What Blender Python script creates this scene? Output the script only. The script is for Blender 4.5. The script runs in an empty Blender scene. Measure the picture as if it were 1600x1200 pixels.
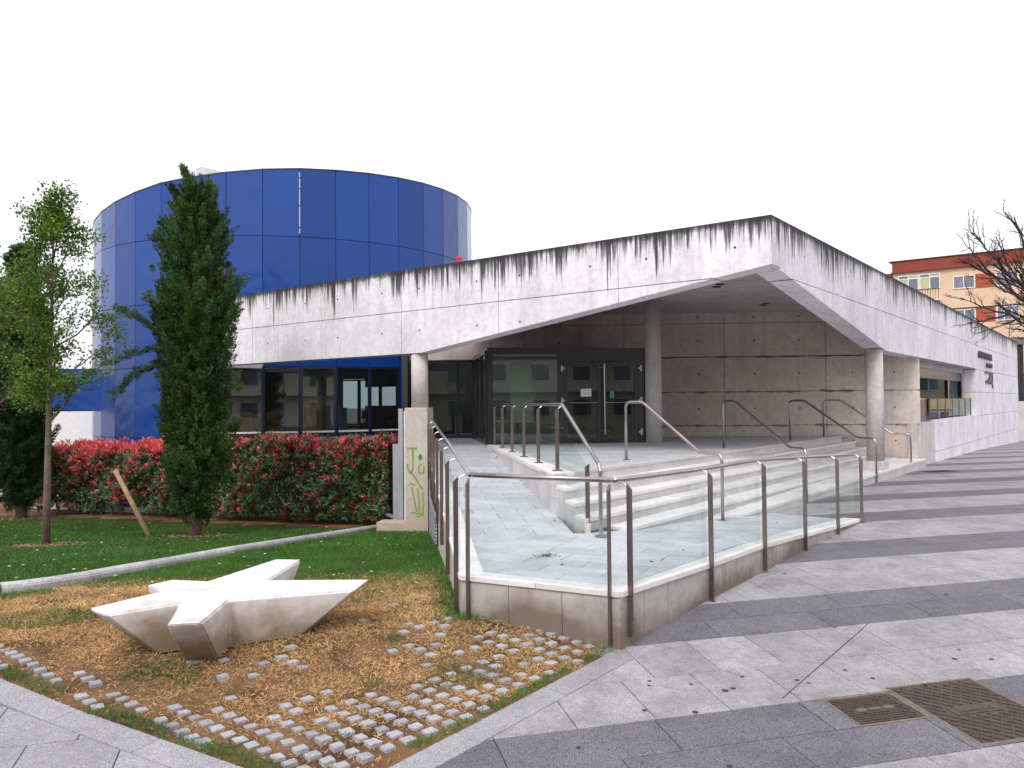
import bpy, bmesh, math, random
import numpy as np
from mathutils import Vector, Matrix
random.seed(7); RNG = np.random.default_rng(7)
PI = math.pi
scn = bpy.context.scene
COL = scn.collection
# ------------------------------------------------------------------ camera
F = 1250.0
PITCH = math.atan(30 / F); ROLL = math.atan(24 / 2588)
fw = np.array([0, math.cos(PITCH), math.sin(PITCH)])
r0 = np.array([1.0, 0, 0]); u0 = np.cross(r0, fw)
rt = math.cos(-ROLL) * r0 + math.sin(-ROLL) * u0
up = np.cross(rt, fw)
cam_d = bpy.data.cameras.new('camera'); cam = bpy.data.objects.new('camera', cam_d); COL.objects.link(cam)
cam_d.sensor_width = 36; cam_d.lens = 36 * F / 1600; cam_d.clip_end = 2000; cam_d.clip_start = 0.05
cam.matrix_world = Matrix(((rt[0], up[0], -fw[0], 0), (rt[1], up[1], -fw[1], 0), (rt[2], up[2], -fw[2], 2.0), (0, 0, 0, 1)))
scn.camera = cam
# ------------------------------------------------------------------ world, sun, exposure
SUN_EL, SUN_AZ = math.radians(48), math.radians(200)      # azimuth clockwise from +Y (camera forward)
w = bpy.data.worlds.new('World'); scn.world = w; w.use_nodes = True
nt = w.node_tree; bg = nt.nodes['Background']
sky = nt.nodes.new('ShaderNodeTexSky'); sky.sky_type = 'NISHITA'; sky.sun_disc = False
sky.sun_elevation = SUN_EL; sky.sun_rotation = SUN_AZ; sky.air_density = 1.0; sky.dust_density = 4.0; sky.ozone_density = 1.0
hs = nt.nodes.new('ShaderNodeHueSaturation'); hs.inputs['Saturation'].default_value = 0.12
nt.links.new(sky.outputs[0], hs.inputs['Color'])
mixw = nt.nodes.new('ShaderNodeMix'); mixw.data_type = 'RGBA'; mixw.inputs['Factor'].default_value = 0.55
nt.links.new(hs.outputs[0], mixw.inputs[6]); mixw.inputs[7].default_value = (9.0, 9.0, 9.5, 1)   # even cloud layer
nt.links.new(mixw.outputs[2], bg.inputs['Color']); bg.inputs['Strength'].default_value = 0.15
sd = bpy.data.lights.new('sun', 'SUN'); sd.energy = 1.1; sd.angle = math.radians(16); sd.color = (1, .96, .9)
sun = bpy.data.objects.new('sun', sd); COL.objects.link(sun)
sdir = Vector((math.sin(SUN_AZ) * math.cos(SUN_EL), math.cos(SUN_AZ) * math.cos(SUN_EL), math.sin(SUN_EL)))
sun.rotation_euler = sdir.to_track_quat('Z', 'Y').to_euler()
scn.view_settings.view_transform = 'Standard'; scn.view_settings.look = 'None'
scn.view_settings.exposure = 0.35; scn.view_settings.gamma = 1; scn.view_settings.use_curve_mapping = False
scn.cycles.max_bounces = 8; scn.cycles.transparent_max_bounces = 24
scn.cycles.use_adaptive_sampling = True

# ------------------------------------------------------------------ object helpers
WL = {}
def tag(o, label=None, cat=None, group=None, kind=None):
    if label: o['label'] = label
    if cat: o['category'] = cat
    if group: o['group'] = group
    if kind: o['kind'] = kind
    return o
def thing(name, loc, label=None, cat=None, group=None, kind=None):
    o = bpy.data.objects.new(name, None); COL.objects.link(o); o.location = loc
    o.empty_display_size = 0.2
    WL[o.name] = np.array(loc, float)
    return tag(o, label, cat, group, kind)
class MB:
    def __init__(s): s.v = []; s.f = []
    def add(s, vs, fs):
        n = len(s.v); s.v += [tuple(map(float, p)) for p in vs]; s.f += [tuple(i + n for i in f) for f in fs]; return s
    def ext(s, pts, vec):
        """closed prism: polygon pts (3d) swept along vec"""
        n = len(pts); P = [np.array(p, float) for p in pts]; V = np.array(vec, float)
        nn = np.zeros(3)
        for i in range(n): nn += np.cross(P[i], P[(i + 1) % n])
        if nn @ V > 0: P = P[::-1]
        vs = P + [p + V for p in P]
        fs = [tuple(range(n)), tuple(range(2 * n - 1, n - 1, -1))]
        for i in range(n):
            j = (i + 1) % n; fs.append((j, i, i + n, j + n))
        return s.add(vs, fs)
    def box(s, c, size, ax=(1, 0), up=None):
        """box centred c; size (along ax, across, z); ax a 2d direction"""
        a = np.array([ax[0], ax[1], 0.0]); a /= np.linalg.norm(a); b = np.array([-a[1], a[0], 0]); c = np.array(c, float)
        a = a * size[0] / 2; b = b * size[1] / 2; z = np.array([0, 0, size[2] / 2])
        return s.ext([c - a - b - z, c + a - b - z, c + a + b - z, c - a + b - z], 2 * z)
    def beam(s, p, q, wd, th, side=None):
        p = np.array(p, float); q = np.array(q, float); d = q - p; d /= np.linalg.norm(d)
        sd_ = np.array(side, float) if side is not None else np.cross(d, [0, 0, 1.0])
        if np.linalg.norm(sd_) < 1e-5: sd_ = np.array([1.0, 0, 0])
        sd_ = sd_ - d * (sd_ @ d); sd_ /= np.linalg.norm(sd_); t = np.cross(d, sd_)
        a = sd_ * wd / 2; b = t * th / 2
        return s.ext([p - a - b, p + a - b, p + a + b, p - a + b], q - p)
    def tube(s, path, r, n=8, caps=True):
        P = [np.array(p, float) for p in path]; R = r if hasattr(r, '__len__') else [r] * len(P)
        rings = []; prev = None
        for i, p in enumerate(P):
            d = (P[min(i + 1, len(P) - 1)] - P[max(i - 1, 0)]); d = d / (np.linalg.norm(d) + 1e-9)
            if prev is None:
                h = np.array([0, 0, 1.0]) if abs(d[2]) < .9 else np.array([1.0, 0, 0]); a = np.cross(d, h)
            else: a = prev - d * (prev @ d)
            a /= np.linalg.norm(a) + 1e-9; prev = a; b = np.cross(d, a)
            rings.append([p + R[i] * (math.cos(2 * PI * k / n) * a + math.sin(2 * PI * k / n) * b) for k in range(n)])
        vs = [q for rr in rings for q in rr]; fs = []
        for i in range(len(P) - 1):
            for k in range(n):
                k2 = (k + 1) % n; fs.append((i * n + k, i * n + k2, (i + 1) * n + k2, (i + 1) * n + k))
        if caps: fs.append(tuple(range(n - 1, -1, -1))); fs.append(tuple((len(P) - 1) * n + k for k in range(n)))
        return s.add(vs, fs)
    def cyl(s, c, r, h, n=24): return s.tube([c, (c[0], c[1], c[2] + h)], r, n)
def obj(name, mb, mat, parent=None, smooth=False, bevel=0, **kw):
    me = bpy.data.meshes.new(name)
    off = WL[parent.name] if parent is not None else np.zeros(3)
    loc = kw.pop('loc', None)
    base = off if loc is None else np.array(loc, float)
    me.from_pydata([tuple(np.array(v) - base) for v in mb.v], [], mb.f)
    if bevel:
        bm = bmesh.new(); bm.from_mesh(me)
        es = [e for e in bm.edges if len(e.link_faces) == 2 and e.calc_face_angle(0) > .5]
        bmesh.ops.bevel(bm, geom=es, offset=bevel, segments=kw.pop('seg', 1), affect='EDGES'); bm.to_mesh(me); bm.free()
    kw.pop('seg', None)
    me.materials.append(mat)
    o = bpy.data.objects.new(name, me); COL.objects.link(o)
    if parent is not None: o.parent = parent; o.location = tuple(base - off)
    else: o.location = tuple(base)
    WL[o.name] = base
    if smooth: me.polygons.foreach_set('use_smooth', [True] * len(me.polygons))
    return tag(o, **kw)
def raw(name, V, Fq, mat, parent=None, smooth=False, **kw):
    """numpy vertices and quad/tri faces (n,k) -> object"""
    me = bpy.data.meshes.new(name)
    off = WL[parent.name] if parent is not None else np.zeros(3)
    V = np.asarray(V, float) - off; k = Fq.shape[1]
    me.vertices.add(len(V)); me.vertices.foreach_set('co', V.ravel())
    me.loops.add(Fq.size); me.loops.foreach_set('vertex_index', Fq.ravel().astype(np.int32))
    me.polygons.add(len(Fq)); me.polygons.foreach_set('loop_start', np.arange(0, Fq.size, k, dtype=np.int32))
    me.update(calc_edges=True); me.materials.append(mat)
    if smooth: me.polygons.foreach_set('use_smooth', [True] * len(me.polygons))
    o = bpy.data.objects.new(name, me); COL.objects.link(o)
    if parent is not None: o.parent = parent
    WL[o.name] = off
    return tag(o, **kw)

# ------------------------------------------------------------------ materials
def newmat(name):
    m = bpy.data.materials.new(name); m.use_nodes = True; t = m.node_tree
    return m, t, t.nodes['Principled BSDF'], t.nodes.new, t.links.new
def pos_node(t, scale=(1, 1, 1)):
    g = t.nodes.new('ShaderNodeNewGeometry'); mp = t.nodes.new('ShaderNodeMapping'); mp.inputs['Scale'].default_value = scale
    t.links.new(g.outputs['Position'], mp.inputs['Vector']); return mp.outputs[0]
def noise(t, vec, scale, detail=4, rough=.55):
    n = t.nodes.new('ShaderNodeTexNoise'); n.inputs['Scale'].default_value = scale; n.inputs['Detail'].default_value = detail
    n.inputs['Roughness'].default_value = rough; t.links.new(vec, n.inputs['Vector']); return n.outputs['Fac']
def ramp(t, fac, stops):
    r = t.nodes.new('ShaderNodeValToRGB'); e = r.color_ramp.elements
    while len(e) < len(stops): e.new(.5)
    for i, (p, c) in enumerate(stops):
        e[i].position = p; e[i].color = (c[0], c[1], c[2], 1) if hasattr(c, '__len__') else (c, c, c, 1)
    t.links.new(fac, r.inputs[0]); return r.outputs[0]
def mix(t, fac, a, b, mode='MIX'):
    m = t.nodes.new('ShaderNodeMix'); m.data_type = 'RGBA'; m.blend_type = mode
    for s, i in ((fac, 0), (a, 6), (b, 7)):
        if hasattr(s, 'is_output'): t.links.new(s, m.inputs[i])
        elif i == 0: m.inputs[0].default_value = s
        else: m.inputs[i].default_value = (*s, 1)
    return m.outputs[2]
def math_(t, op, a, b=None, clamp=False):
    m = t.nodes.new('ShaderNodeMath'); m.operation = op; m.use_clamp = clamp
    for s, i in ((a, 0), (b, 1)):
        if s is None: continue
        if hasattr(s, 'is_output'): t.links.new(s, m.inputs[i])
        else: m.inputs[i].default_value = s
    return m.outputs[0]
def bump(t, h, strength, dist, bs):
    b = t.nodes.new('ShaderNodeBump'); b.inputs['Strength'].default_value = strength; b.inputs['Distance'].default_value = dist
    t.links.new(h, b.inputs['Height']); t.links.new(b.outputs[0], bs.inputs['Normal'])
def simple(name, col, rough=.5, metal=0, var=0, scale=4, coat=0, spec=None, island=0, bumpy=0):
    m, t, bs, N, L = newmat(name)
    bs.inputs['Roughness'].default_value = rough; bs.inputs['Metallic'].default_value = metal
    if coat: bs.inputs['Coat Weight'].default_value = coat; bs.inputs['Coat Roughness'].default_value = .08
    if spec is not None: bs.inputs['Specular IOR Level'].default_value = spec
    c = None
    if var:
        n = noise(t, pos_node(t), scale, 5)
        c = ramp(t, n, [(.3, [x * (1 - var) for x in col]), (.7, [min(1, x * (1 + var)) for x in col])])
    if island:
        g = N('ShaderNodeObjectInfo') if island < 0 else N('ShaderNodeNewGeometry')
        src = g.outputs['Random'] if island < 0 else g.outputs['Random Per Island']
        k = abs(island)
        v = ramp(t, src, [(0, 1 - k), (1, 1 + k)])
        c = mix(t, 1.0, c if c is not None else col, v, 'MULTIPLY')
    if c is not None: L(c, bs.inputs['Base Color'])
    else: bs.inputs['Base Color'].default_value = (*col, 1)
    if bumpy: bump(t, noise(t, pos_node(t), bumpy, 5), .35, .01, bs)
    return m
def concrete(name, base, streak=False, seams=(), warm=None, top=4.927, wg=1.6, wa=.6):
    m, t, bs, N, L = newmat(name)
    bs.inputs['Roughness'].default_value = .85; bs.inputs['Specular IOR Level'].default_value = .3
    p = pos_node(t)
    n1 = noise(t, p, 1.1, 8, .62); n2 = noise(t, p, 9, 6, .65); n3 = noise(t, p, 70, 3)
    c = ramp(t, n1, [(.3, [x * .82 for x in base]), (.5, base), (.72, [min(1, x * 1.13) for x in base])])
    c = mix(t, .55, c, ramp(t, n2, [(.32, .72), (.55, 1.0), (.8, 1.08)]), 'MULTIPLY')
    # pores and small dark specks
    c = mix(t, .8, c, ramp(t, noise(t, p, 45, 2, .5), [(.24, .45), (.31, 1.0)]), 'MULTIPLY')
    # long faint water marks
    sv = pos_node(t, (5, 5, .22)); ns = noise(t, sv, 1.0, 6, .7)
    c = mix(t, .5, c, ramp(t, ns, [(.36, .8), (.55, 1.03)]), 'MULTIPLY')
    # laitance: wavy horizontal tide lines
    wv = noise(t, pos_node(t, (.6, .6, 5)), 1.5, 6, .7)
    c = mix(t, .45, c, ramp(t, wv, [(.47, 1.0), (.5, .86), (.53, 1.0)]), 'MULTIPLY')
    if streak:
        g = N('ShaderNodeNewGeometry'); sp = N('ShaderNodeSeparateXYZ'); L(g.outputs['Position'], sp.inputs[0])
        d = math_(t, 'SUBTRACT', top, sp.outputs['Z'])                      # distance below the top edge
        a1 = noise(t, pos_node(t, (15, 15, .45)), 1.0, 8, .72)
        a2 = noise(t, pos_node(t, (1.3, 1.3, .1)), 1.0, 4, .6); a3 = noise(t, pos_node(t, (4.1, 4.1, .1)), 1.3, 2, .5)
        amp = ramp(t, math_(t, 'ADD', math_(t, 'MULTIPLY', a2, .6), math_(t, 'MULTIPLY', a3, .4)), [(.36, .22), (.47, .58), (.60, 1.2)])
        ln = math_(t, 'MULTIPLY', math_(t, 'MULTIPLY', math_(t, 'SUBTRACT', a1, .36, True), 3.7), amp)
        f = math_(t, 'SUBTRACT', ln, d)
        grain = noise(t, pos_node(t, (26, 26, 5)), 1.0, 6, .7)
        f = ramp(t, math_(t, 'MULTIPLY', math_(t, 'ADD', f, math_(t, 'MULTIPLY', math_(t, 'SUBTRACT', grain, .5), .25)), 1.9, True), [(0, 0.0), (.2, .35), (.5, .86), (1, .97)])
        c = mix(t, f, c, (.028, .026, .030))
        # grime band right at the arris
        n4 = noise(t, p, 7, 6, .7)
        e = math_(t, 'SUBTRACT', math_(t, 'MULTIPLY', n4, .26), d)
        c = mix(t, ramp(t, math_(t, 'MULTIPLY', e, 12, True), [(0, 0.0), (1, .85)]), c, (.035, .032, .035))
    for z0 in seams:                     # dirt gathered along the pour joints
        g = N('ShaderNodeNewGeometry'); sp = N('ShaderNodeSeparateXYZ'); L(g.outputs['Position'], sp.inputs[0])
        ad = math_(t, 'ABSOLUTE', math_(t, 'SUBTRACT', sp.outputs['Z'], z0 - .01))
        nn = noise(t, pos_node(t, (2.6, 2.6, 9)), 1.0, 7, .7)
        k = math_(t, 'SUBTRACT', math_(t, 'MULTIPLY', math_(t, 'SUBTRACT', nn, .42, True), .32), ad)
        c = mix(t, ramp(t, math_(t, 'MULTIPLY', k, 32, True), [(0, 0.0), (1, .72)]), c, (.07, .055, .05))
    if warm:
        g = N('ShaderNodeNewGeometry'); sp = N('ShaderNodeSeparateXYZ'); L(g.outputs['Position'], sp.inputs[0])
        e = math_(t, 'SUBTRACT', math_(t, 'ADD', math_(t, 'MULTIPLY', n1, 1.2), warm[0]), sp.outputs['Z'])
        c = mix(t, ramp(t, math_(t, 'MULTIPLY', e, wg, True), [(0, 0.0), (1, wa)]), c, warm[1])
    L(c, bs.inputs['Base Color'])
    bump(t, mix(t, .4, n3, n2), .35, .006, bs)
    return m
def granite(name, base, speck=.25, rough=.7, stain=.25, obj_rand=.10):
    m, t, bs, N, L = newmat(name)
    bs.inputs['Roughness'].default_value = rough
    p = pos_node(t)
    n1 = noise(t, p, 130, 2, .5); n2 = noise(t, p, 2.3, 6, .65); n3 = noise(t, p, 14, 5, .6)
    c = ramp(t, n1, [(.32, [x * (1 - speck * 1.6) for x in base]), (.5, base), (.66, [min(1, x * (1 + speck * 1.5)) for x in base])])
    c = mix(t, .8, c, ramp(t, n2, [(.3, 1 - stain), (.55, 1.0), (.75, 1 + stain * .4)]), 'MULTIPLY')
    c = mix(t, .5, c, ramp(t, n3, [(.3, 1 - stain), (.6, 1.03)]), 'MULTIPLY')
    oi = N('ShaderNodeObjectInfo')
    c = mix(t, 1.0, c, ramp(t, oi.outputs['Random'], [(0, 1 - obj_rand), (1, 1 + obj_rand)]), 'MULTIPLY')
    gi = N('ShaderNodeNewGeometry')
    L(c, bs.inputs['Base Color'])
    bump(t, n1, .25, .002, bs)
    return m
def glass(name, tint, refl=1.0, rough=.0, ior=1.5):
    m = bpy.data.materials.new(name); m.use_nodes = True; t = m.node_tree; t.nodes.clear()
    out = t.nodes.new('ShaderNodeOutputMaterial'); tr = t.nodes.new('ShaderNodeBsdfTransparent'); gl = t.nodes.new('ShaderNodeBsdfGlossy')
    tr.inputs[0].default_value = (*tint, 1); gl.inputs['Roughness'].default_value = rough; gl.inputs[0].default_value = (.95, 1, .99, 1)
    fr = t.nodes.new('ShaderNodeFresnel'); fr.inputs[0].default_value = ior
    mx = t.nodes.new('ShaderNodeMixShader')
    t.links.new(math_(t, 'MULTIPLY', fr.outputs[0], refl, True), mx.inputs[0]); t.links.new(tr.outputs[0], mx.inputs[1]); t.links.new(gl.outputs[0], mx.inputs[2])
    t.links.new(mx.outputs[0], out.inputs[0]); return m
def leafmat(name, c1, c2, trans=.25, rough=.5, clump=3.0):
    m, t, bs, N, L = newmat(name)
    g = N('ShaderNodeNewGeometry')
    c = ramp(t, g.outputs['Random Per Island'], [(0, c1), (1, c2)])
    c = mix(t, .8, c, ramp(t, noise(t, pos_node(t), clump, 3), [(.3, .62), (.7, 1.35)]), 'MULTIPLY')
    L(c, bs.inputs['Base Color']); bs.inputs['Roughness'].default_value = rough
    bs.inputs['Specular IOR Level'].default_value = .35
    tl = N('ShaderNodeBsdfTranslucent'); L(c, tl.inputs[0]); mx = N('ShaderNodeMixShader'); mx.inputs[0].default_value = trans
    L(bs.outputs[0], mx.inputs[1]); L(tl.outputs[0], mx.inputs[2]); L(mx.outputs[0], t.nodes['Material Output'].inputs[0])
    return m
M = dict(
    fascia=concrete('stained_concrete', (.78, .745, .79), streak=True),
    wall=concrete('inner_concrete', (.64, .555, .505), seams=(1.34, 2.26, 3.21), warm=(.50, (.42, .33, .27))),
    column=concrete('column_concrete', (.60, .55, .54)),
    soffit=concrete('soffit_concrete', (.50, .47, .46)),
    box=concrete('plinth_concrete', (.52, .47, .43), warm=(-.7, (.40, .31, .20))),
    clad=concrete('stone_cladding', (.47, .44, .43), warm=(-.24, (.15, .11, .08)), wg=3.2, wa=.9),
    bench=concrete('cast_stone', (.78, .74, .73), warm=(-.17, (.24, .17, .10)), wg=3.0, wa=.92),
    light=granite('pale_granite', (.315, .30, .315), .25, .75, .42),
    dark=granite('grey_granite', (.135, .128, .15), .5, .7, .3),
    kerb=granite('kerb_granite', (.30, .29, .315), .3, .75, .25),
    ramp=granite('ramp_granite', (.49, .505, .535), .12, .6, .28),
    step=granite('step_stone', (.55, .525, .53), .12, .65, .25),
    coping=granite('coping_stone', (.72, .69, .69), .1, .65, .2),
    lkerb=granite('lawn_kerb_concrete', (.47, .455, .47), .3, .8, .3),
    cobble=granite('cobble_granite', (.34, .335, .36), .25, .75, .25, .16),
    mortar=simple('dirty_mortar', (.07, .065, .06), .95, var=.3, scale=6),
    groove=simple('concrete_groove', (.17, .155, .15), .95, var=.3, scale=5),
    steel=simple('brushed_steel', (.42, .385, .375), .28, 1.0, var=.12, scale=3),
    steelpost=simple('bronze_steel', (.23, .18, .165), .38, 1.0, var=.15, scale=3),
    zinc=simple('zinc', (.45, .46, .5), .45, .6, var=.1),
    frame=simple('black_frame', (.012, .013, .02), .35, coat=.3),
    blue_dark=simple('navy_frame', (.012, .016, .05), .35, coat=.3),
    glass_rail=glass('railing_glass', (.945, .972, .968), .14),
    glass_win=glass('window_glass', (.74, .79, .79), 2.0),
    glass_dark=glass('tinted_glass', (.48, .53, .53), 1.25),
    glass_box=glass('vestibule_glass', (.66, .74, .72), 1.6),
    cast=simple('cast_iron', (.085, .06, .052), .5, .5, var=.35, scale=20),
    iron=simple('black_iron', (.02, .02, .022), .5, .3),
    white=simple('white_paint', (.78, .76, .78), .5, var=.05),
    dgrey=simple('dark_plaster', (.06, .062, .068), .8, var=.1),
    grey=simple('grey_plaster', (.22, .23, .24), .8, var=.1),
    lining=simple('room_lining', (.52, .53, .52), .8, var=.05),
    orange=simple('orange_plastic', (.62, .22, .04), .45), wood=simple('plywood', (.72, .48, .22), .6, var=.12, scale=3),
    redp=simple('red_plastic', (.45, .04, .05), .45),
    bark=simple('bark', (.15, .105, .085), .95, var=.4, scale=14, bumpy=30),
    barkd=simple('dark_bark', (.045, .033, .033), .95, var=.4, scale=14),
    stake=simple('raw_timber', (.40, .27, .15), .8, var=.25, scale=9),
    alarm=simple('alarm_red', (.55, .02, .05), .4),
    letters=simple('dark_metal_letters', (.04, .04, .07), .4, .4),
    peach=simple('peach_render', (.68, .47, .33), .85, var=.06, scale=.6),
    brick=simple('red_brick', (.36, .085, .04), .85, var=.15, scale=2),
    roofred=simple('red_brick_band', (.24, .045, .03), .85, var=.12, scale=1.2),
    blind=simple('pale_blind', (.46, .45, .28), .8, var=.08), curtain=simple('grey_curtain', (.20, .20, .27), .7, var=.2, scale=3),
    skyglass=simple('far_window_glass', (.10, .11, .14), .06, 0, coat=1.0),
    green=simple('green_paint_spray', (.24, .32, .06), .7, var=.2), greend=simple('green_reflection', (.0, .22, .07), .6),
    paper=simple('white_paper', (.72, .74, .70), .7), teal=simple('teal_print', (.05, .30, .26), .6),
    screen=simple('pale_screen', (.78, .85, .74), .8, var=.08, scale=2),
    tile=simple('orange_roof_tile', (.50, .17, .06), .9, var=.2, scale=2), cream=simple('cream_render', (.74, .64, .50), .9, var=.08),
)
# lacquered blue drum panels: glossy metal coating, every panel a touch different
def bluemat():
    m, t, bs, N, L = newmat('blue_lacquer')
    oi = N('ShaderNodeObjectInfo')
    c = ramp(t, oi.outputs['Random'], [(0, (.003, .043, .225)), (1, (.008, .058, .29))])
    c = mix(t, .5, c, ramp(t, noise(t, pos_node(t), 1.2, 5), [(.3, .88), (.7, 1.1)]), 'MULTIPLY')
    L(c, bs.inputs['Base Color']); bs.inputs['Roughness'].default_value = .45
    bs.inputs['Coat Weight'].default_value = 1.0; bs.inputs['Coat Roughness'].default_value = .12; bs.inputs['Coat IOR'].default_value = 1.36; bs.inputs['Specular IOR Level'].default_value = .05
    bump(t, noise(t, pos_node(t), .9, 2), .12, .25, bs)
    nb = t.nodes['Bump'] if 'Bump' in t.nodes else None
    if nb: t.links.new(nb.outputs[0], bs.inputs['Coat Normal'])
    return m
M['blue'] = bluemat()
def groundmat(name, stops, scale=2.5):
    m, t, bs, N, L = newmat(name); p = pos_node(t)
    c = ramp(t, noise(t, p, scale, 6, .65), stops)
    c = mix(t, .7, c, ramp(t, noise(t, p, 28, 5, .7), [(.3, .55), (.7, 1.25)]), 'MULTIPLY')
    L(c, bs.inputs['Base Color']); bs.inputs['Roughness'].default_value = 1; bs.inputs['Specular IOR Level'].default_value = .1
    bump(t, noise(t, p, 40, 6, .7), .8, .02, bs); return m
M['tealw'] = simple('teal_reflection_wall', (.16, .26, .24), .7, var=.15, scale=2)  # wall colour imitating the teal reflection in the side window
M['mulch'] = simple('bark_mulch', (.24, .14, .085), .9, island=.5)
M['soil'] = groundmat('garden_soil', [(.35, (.09, .05, .032)), (.6, (.24, .135, .075))])
M['turf'] = groundmat('turf_soil', [(.35, (.03, .055, .012)), (.65, (.06, .07, .02))])
M['farground'] = groundmat('far_ground', [(.35, (.13, .13, .12)), (.65, (.17, .165, .15))], .2)
M['straw'] = leafmat('dry_grass', (.40, .22, .085), (.76, .54, .27), .15, .8, 1.6)
M['grass'] = leafmat('green_grass', (.028, .115, .018), (.10, .23, .034), .25, .6, 1.3)
M['cyp'] = leafmat('conifer_foliage', (.034, .092, .022), (.10, .18, .04), .12, .7, 2.2)
M['cypd'] = leafmat('dark_conifer_foliage', (.014, .038, .012), (.04, .085, .022), .1, .7, 2.2)
M['cypy'] = leafmat('young_conifer_tips', (.085, .12, .018), (.13, .11, .03), .2, .7, 2.2)
M['maple'] = leafmat('young_leaves', (.060, .140, .015), (.17, .28, .032), .35, .5, 1.2)
M['hgreen'] = leafmat('hedge_green_leaf', (.035, .10, .04), (.15, .26, .12), .15, .35, 2)
M['hred'] = leafmat('hedge_red_leaf', (.62, .06, .08), (.98, .28, .27), .25, .35, 2)
M['hmar'] = leafmat('hedge_maroon_leaf', (.10, .018, .020), (.27, .045, .04), .2, .35, 2)

# ------------------------------------------------------------------ terrain functions
NP_ = np.array([(-40, -.9), (-2, -.7), (2, -.40), (4.13, -.23), (6.26, -.06), (7, .05), (9, .15), (11, .2), (13, .22), (19.5, .19), (24, .11), (33, -.22), (60, -1.0), (400, -1.0)])
def nd(x, y): return -.262 * x + .965 * y
def zp(x, y): return np.interp(nd(x, y), NP_[:, 0], NP_[:, 1])
def zg(x, y): return zp(x, y) - .096 * (np.clip(y, 7.3, 19) - 7.3)
A = np.array([4.096, 12.5]); Rv = np.array([.607, .794]); Nv = np.array([.794, -.607])
def RN(r, n, z=None):
    q = A + r * Rv + n * Nv
    return (q[0], q[1]) if z is None else (q[0], q[1], z)
# ------------------------------------------------------------------ clipping / tiling
def clip(poly, a, b, c):
    """keep a*x+b*y>=c"""
    out = []
    for i in range(len(poly)):
        p, q = poly[i], poly[(i + 1) % len(poly)]
        dp = a * p[0] + b * p[1] - c; dq = a * q[0] + b * q[1] - c
        if dp >= 0: out.append(p)
        if (dp >= 0) != (dq >= 0):
            t = dp / (dp - dq); out.append((p[0] + t * (q[0] - p[0]), p[1] + t * (q[1] - p[1])))
    return out
def left_of(p, q, off=0):
    """half plane to the left of p->q"""
    d = np.array(q, float) - np.array(p, float); d /= np.linalg.norm(d); n = np.array([-d[1], d[0]])
    return (n[0], n[1], float(n @ np.array(p, float)) + off)
def convex(poly):
    """half planes of a counter-clockwise convex polygon"""
    return [left_of(poly[i], poly[(i + 1) % len(poly)]) for i in range(len(poly))]
def area(poly):
    return abs(sum(poly[i][0] * poly[(i + 1) % len(poly)][1] - poly[(i + 1) % len(poly)][0] * poly[i][1] for i in range(len(poly)))) / 2
def cliph(poly, hs):
    for h in hs:
        if len(poly) < 3: return []
        poly = clip(poly, *h)
    if len(poly) < 3 or area(poly) < 4e-4: return []
    o = []
    for p in poly:
        if not o or (abs(p[0] - o[-1][0]) + abs(p[1] - o[-1][1])) > 1e-4: o.append(p)
    return o if len(o) > 2 else []
def tile_mb(poly, zf, th, dz=0, bev=.003):
    mb = MB(); n = len(poly); c = np.mean(np.array(poly), 0)
    top = []
    for p in poly:
        d = c - np.array(p); d = d / (np.linalg.norm(d) + 1e-9) * bev * 1.4; top.append((p[0] + d[0], p[1] + d[1]))
    vs = [(*p, float(zf(*p)) + dz) for p in top] + [(*p, float(zf(*p)) + dz - bev) for p in poly] + [(*p, float(zf(*p)) + dz - th) for p in poly]
    fs = [tuple(range(n))]
    for i in range(n):
        j = (i + 1) % n; fs.append((i, i + n, j + n, j)); fs.append((i + n, i + 2 * n, j + 2 * n, j + n))
    if sum(top[i][0] * top[(i + 1) % n][1] - top[(i + 1) % n][0] * top[i][1] for i in range(n)) < 0: fs = [f[::-1] for f in fs]
    return mb.add(vs, fs)
class Tiler:
    def __init__(s): s.items = []
    def put(s, poly, mat, zf, th=.04, dz=None):
        c = np.mean(np.array(poly), 0)
        s.items.append((float(np.hypot(c[0], c[1])), poly, mat, zf, th, random.uniform(-.0012, .0012) if dz is None else dz))
    def emit(s, parent, name, limit=300, score=None):
        s.items.sort(key=lambda i: i[0])
        def vis(it):
            c = np.mean(np.array(it[1]), 0); return c[1] > .5 and abs(c[0]) < .72 * c[1] + .4
        seen = [i for i in s.items if vis(i)]; rest = [i for i in s.items if not vis(i)]
        near, far = seen[:limit], seen[limit:] + rest
        for d, poly, mat, zf, th, dz in near: obj(name, tile_mb(poly, zf, th, dz), mat, parent)
        by = {}
        for d, poly, mat, zf, th, dz in far:
            mb = tile_mb(poly, zf, th, dz); by.setdefault(mat.name, (mat, MB()))[1].add(mb.v, mb.f)
        for mat, mb in by.values(): obj(name, mb, mat, parent, kind='stuff')
def grid_sheet(name, xs, ys, zf, mat, **kw):
    X, Y = np.meshgrid(xs, ys); Z = zf(X, Y); V = np.stack([X.ravel(), Y.ravel(), Z.ravel()], 1)
    nx, ny = len(xs), len(ys); i = np.arange(nx - 1); j = np.arange(ny - 1); I, J = np.meshgrid(i, j); a = (J * nx + I).ravel()
    return raw(name, V, np.stack([a, a + 1, a + 1 + nx, a + nx], 1), mat, smooth=True, **kw)

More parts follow.
